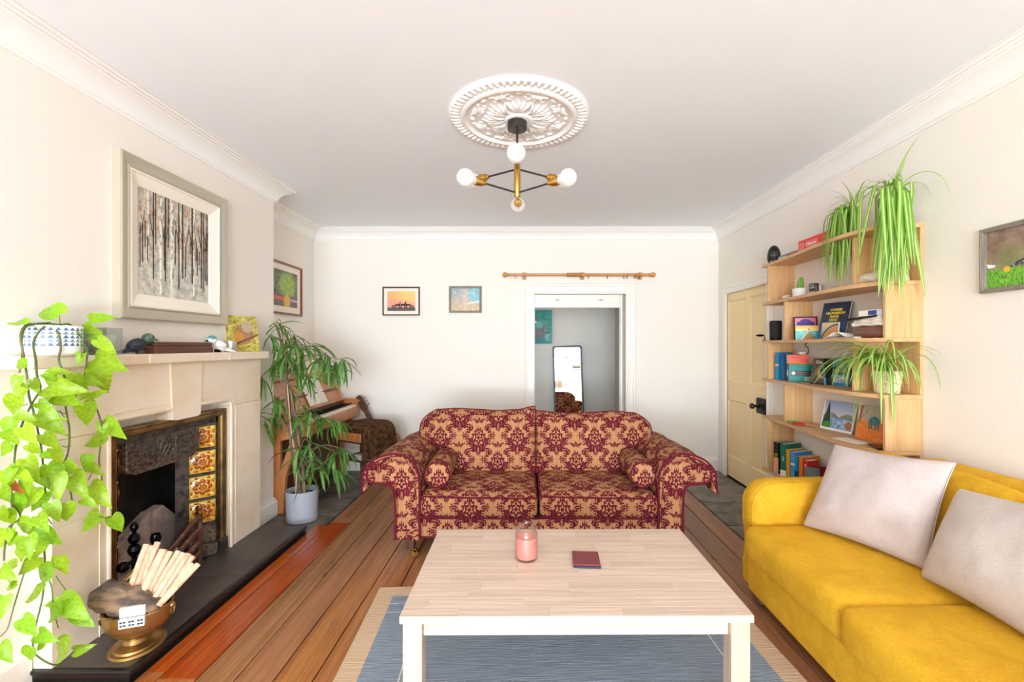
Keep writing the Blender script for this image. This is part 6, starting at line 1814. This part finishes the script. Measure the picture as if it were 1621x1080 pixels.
# second shelf
z = SZ[1]
t = thing('white_pegs', 'small tangle of white clips at the far end of the second shelf', 'clips', (XR - .140, 3.50, z + .0005))
for k in range(5):
    a_ = k * 1.3; MB().tube([(-.03 * math.cos(a_), -.03 * math.sin(a_), .004 + .006 * k), (0, 0, .016 + .004 * k), (.028 * math.cos(a_), .028 * math.sin(a_), .010 + .005 * k)], .0045, 6).build('clip', B_wht, t)
t = thing('potted_cactus', 'small green cactus in a white ribbed pot on the second shelf', 'cactus', (XR - .135, 3.345, z + .0005))
MB().lathe([(0, 0), (.038, 0), (.045, .006), (.048, .066), (.045, .068), (.042, .06), (0, .058)], 28).build('pot', mat('white_ribbed_pot', 'e8e6df', .5), t)
cb = MB()
def cact(u, v):
    a_ = 2 * PI * u; r_ = .021 * math.sin(PI * min(1, .22 + v * .78)) ** .55 * (1 + .10 * math.cos(a_ * 9)) if v < .999 else .0005
    return Vector((r_ * math.cos(a_), r_ * math.sin(a_) - .02 * v, .055 + .098 * v))
cb.grid(cact, 54, 14); cb.build('stem', mat('cactus_green', '6f9a32', .5), t, 60)
t = thing('black_box', 'little black box with white letters beside the cactus', 'box', (XR - .105, 3.225, z + .0005), rad(-74))
MB().box(-.026, .026, -.018, .018, 0, .088, .001).build('box', M_dk, t)
for k, s in enumerate(('GIN', 'OSO')): text(s, .022, B_wht, t, (0, -.0186, .058 - .032 * k), (rad(90), 0, 0), 'lettering', .0003)
MB().box(-.018, .018, -.0186, -.018, .070, .082).build('grey_print', mat('grey_print', '8c8680', .5), t, smooth=0)
t = thing('small_glass', 'small clear drinking glass next to the black box', 'glass', (XR - .115, 3.15, z + .0005))
MB().lathe([(0, .004), (.022, .003), (.026, .07), (.0245, .07), (.021, .006), (0, .006)], 20).build('glass', glassy('tumbler_glass', 'fbfbfa', .94), t)
o = MB().soft(.070, .118, .030, .028, 8, (.01, .02, .02), c=(0, 0, .032), nz=.022, ns=11).build('cotton_bag', M_cotton, None, 60); o.location = (XR - .110, 2.60, z + .001); tag(o, 'cream cotton bag in the near bay of the second shelf', 'bag')

# top shelf
z = SZ[0]
t = thing('egg_speaker', 'black egg shaped speaker on the far end of the top shelf', 'speaker', (XR - .135, 3.69, z + .0005), rad(-30))
M_egg = mat('black_gloss_plastic', '1d1b1b', .25)
MB().lathe([(.0005, 0), (.030, .0), (.042, .012), (.050, .045), (.048, .085), (.038, .120), (.022, .143), (.0005, .152)], 24, sy=.8).build('shell', M_egg, t)
MB().lathe([(0, .010), (.018, .008), (.030, 0), (.034, -.004), (.036, -.002), (.033, .004)], 20, M=Matrix.Translation((0, -.040, .07)) @ Matrix.Rotation(rad(90), 4, 'X')).build('driver', mat('speaker_cone', '3a3634', .5), t)
MB().ball((-.018, -.036, .018), .0045, 5).build('light', B_wht, t)
t = thing('flat_game', 'flat blue and red game case next to the egg speaker', 'box', (XR - .110, 3.405, z + .0005), rad(-90))
MB().box(-.13, .13, -.075, .075, 0, .030, .001).build('case', mc('slate_blue_card', '5c7390'), t); MB().box(-.02, .13, -.0756, -.0748, .001, .022).build('red_print', mc('dull_red_print', 'a8424a'), t, smooth=0)
MB().box(-.13, -.03, -.0756, -.0748, .004, .018).build('pale_print', mc('pale_print_b', 'c9d0d8'), t, smooth=0)
t = thing('red_console_box', 'bright red game console box with white Nintendo logo on the top shelf', 'box', (XR - .125, 3.06, z + .0005), rad(-90))
M_nred = mat('red_box_card', 'e2231f', .35)
MB().box(-.195, .195, -.075, .075, 0, .080, .001).build('box', M_nred, t)
text('Nintendo', .026, B_wht, t, (-.045, -.0756, .040), (rad(90), 0, 0), 'logo_lettering', .0003, .0006)
lo = [(-.045 + (.045 if a_ > 0 else -.045) + .0165 * math.cos(rad(q)), .040 + .0165 * math.sin(rad(q))) for a_, rg_ in ((1, range(-90, 91, 15)), (-1, range(90, 271, 15))) for q in rg_]
MB().tube([(a_, -.0755, c_) for a_, c_ in lo + lo[:1]], .0012, 4).build('logo_outline', B_wht, t)
for k in range(5): MB().tube([(-.188 + .006 * j, -.0755, .014 + .011 * k + .0018 * math.sin(j * 1.9)) for j in range(11)], .0011, 4).build('wavy_line', B_wht, t)
MB().box(.098, .102, -.0756, -.0748, .028, .066).box(.084, .116, -.0756, -.0748, .047, .051).build('star_print', mc('peach_star', 'f2a06a'), t, smooth=0)

# ------------------------------------------------------------------ spider plants
def spider_mat():
    m, nt, b = new_mat('spider_leaf')
    uvn = nt.nodes.new('ShaderNodeUVMap'); sp_ = nt.nodes.new('ShaderNodeSeparateXYZ'); nt.links.new(uvn.outputs[0], sp_.inputs[0])
    u = X(nt, sp_.outputs[0])
    c = mixc(nt, (u - .5).abs().step(.20, .12), hexc('84b838'), hexc('dce6a0'))
    c = rndval(nt, c, .14, .02); nt.links.new(c.k, b.inputs['Base Color']); b.inputs['Roughness'].default_value = .4
    ms = nt.nodes.new('ShaderNodeMixShader'); tr = nt.nodes.new('ShaderNodeBsdfTranslucent'); nt.links.new(c.k, tr.inputs[0]); ms.inputs[0].default_value = .4
    nt.links.new(b.outputs[0], ms.inputs[1]); nt.links.new(tr.outputs[0], ms.inputs[2]); nt.links.new(ms.outputs[0], nt.nodes['Material Output'].inputs[0])
    return m
M_spid = spider_mat()
def ribbon(e0, e1, sb, wd, seg=11):
    """unit-long arching strap: start slope e0, final slope e1 reached at fraction sb"""
    b = MB(); pts = []; x = z = 0.0; vs = []
    for i in range(seg + 1):
        f = i / seg; g = min(1, f / sb); g = g * g * (3 - 2 * g); e = rad(e0 + (e1 - e0) * g)
        w_ = wd * (.55 + .45 * min(1, f * 4)) * (1 - f ** 3.2) ** .8 + .0004
        nx, nz_ = -math.sin(e), math.cos(e)
        vs.append(((x + nx * w_ * .5), -w_, z + nz_ * w_ * .5)); vs.append((x, 0, z)); vs.append((x + nx * w_ * .5, w_, z + nz_ * w_ * .5))
        x += math.cos(e) / seg; z += math.sin(e) / seg
    b.v = [Vector(p) for p in vs]
    for i in range(seg):
        a_ = i * 3; v0, v1 = i / seg, (i + 1) / seg
        b.face((a_, a_ + 1, a_ + 4, a_ + 3), [(0, v0), (.5, v0), (.5, v1), (0, v1)]); b.face((a_ + 1, a_ + 2, a_ + 5, a_ + 4), [(.5, v0), (1, v0), (1, v1), (.5, v1)])
    return b.mesh('leaf', M_spid, 60, fix=False)
hang = [ribbon(60, -88, .22, .017), ribbon(35, -88, .17, .020), ribbon(72, -89, .27, .015), ribbon(5, -86, .20, .018), ribbon(45, -84, .33, .017)]
arch_ = [ribbon(70, -50, .9, .013), ribbon(80, -70, .8, .014), ribbon(55, -30, 1.0, .012), ribbon(85, 20, 1.0, .014), ribbon(48, -72, .9, .014), ribbon(35, -62, .95, .013), ribbon(62, -80, .85, .014)]
RS = random.Random(5)
def lf_(me, par, base, az, L, roll=0, tilt=0): link('leaf', me, par, base, (roll, tilt, az), L)
M_pott = mat('pale_green_pot', 'dcdfc8', .4)
def spider_pot(label, loc, r_, h_, m_):
    t = thing('spider_plant', label, 'plant', loc)
    MB().lathe([(0, 0), (r_ * .78, 0), (r_ * .82, .004), (r_, h_), (r_ * .95, h_), (r_ * .9, h_ * .85), (0, h_ * .83)], 30).build('pot', m_, t)
    MB().lathe([(0, h_ * .86), (r_ * .9, h_ * .85)], 20).build('soil', M_soil, t)
    return t
for lab, Y, hh, n, zoff, L0 in (('spider plant cascading from the top shelf, the one farther from the camera', 2.825, .125, 64, .20, .53), ('spider plant cascading from the top shelf over the near oak back panel', 2.505, .125, 66, .175, .64)):
    t = spider_pot(lab, (XR - .110, Y, SZ[0] + .0005), .062, hh, M_pott)
    far = 'farther' in lab
    for k in range(n):
        az = PI + RS.gauss(0, .40) + (.80 if not far else .20)
        az = max(PI - 1.2, min(PI + 1.6, az))
        base = Vector((RS.uniform(-.05, .02), RS.uniform(-.04, .04), hh * .9 + RS.uniform(0, .05)))
        L = L0 * RS.uniform(.62, 1.08)
        lf_(RS.choice(hang), t, base, az, L, RS.uniform(-.15, .15))
    for k in range(7):
        az = RS.choice((PI / 2, -PI / 2, PI)) + RS.uniform(-.55, .55)
        lf_(RS.choice(arch_), t, Vector((-.01, RS.uniform(-.02, .02), hh * .9 + .04)), az, RS.uniform(.24, .40))
    for k in range(9):
        az = PI + RS.uniform(-1.6, 1.6)
        lf_(arch_[3], t, Vector((-.01, RS.uniform(-.02, .02), hh * .9 + .03)), az, RS.uniform(.14, .26))
M_flor = mat('cream_floral_pot', 'ead9b0', .5, var=('b9a86a', (60, 60, 60), 2, .58, .64))
t = spider_pot('spider plant in a cream floral pot on the fourth shelf', (XR - .115, 2.565, SZ[3] + .0005), .072, .125, M_flor)
for k in range(78):
    az = PI + RS.uniform(-1.62, 1.62)
    lf_(RS.choice(arch_[:3] + arch_[4:] * 2), t, Vector((RS.uniform(-.03, 0), RS.uniform(-.03, .03), .115)), az, RS.uniform(.26, .52), RS.uniform(-.2, .2))
for az, L in ((PI - 1.35, .44), (PI - 1.2, .5), (PI + 1.35, .40), (PI + 1.25, .45), (PI + .9, .42)):
    lf_(hang[4], t, Vector((-.03, 0, .12)), az, L)
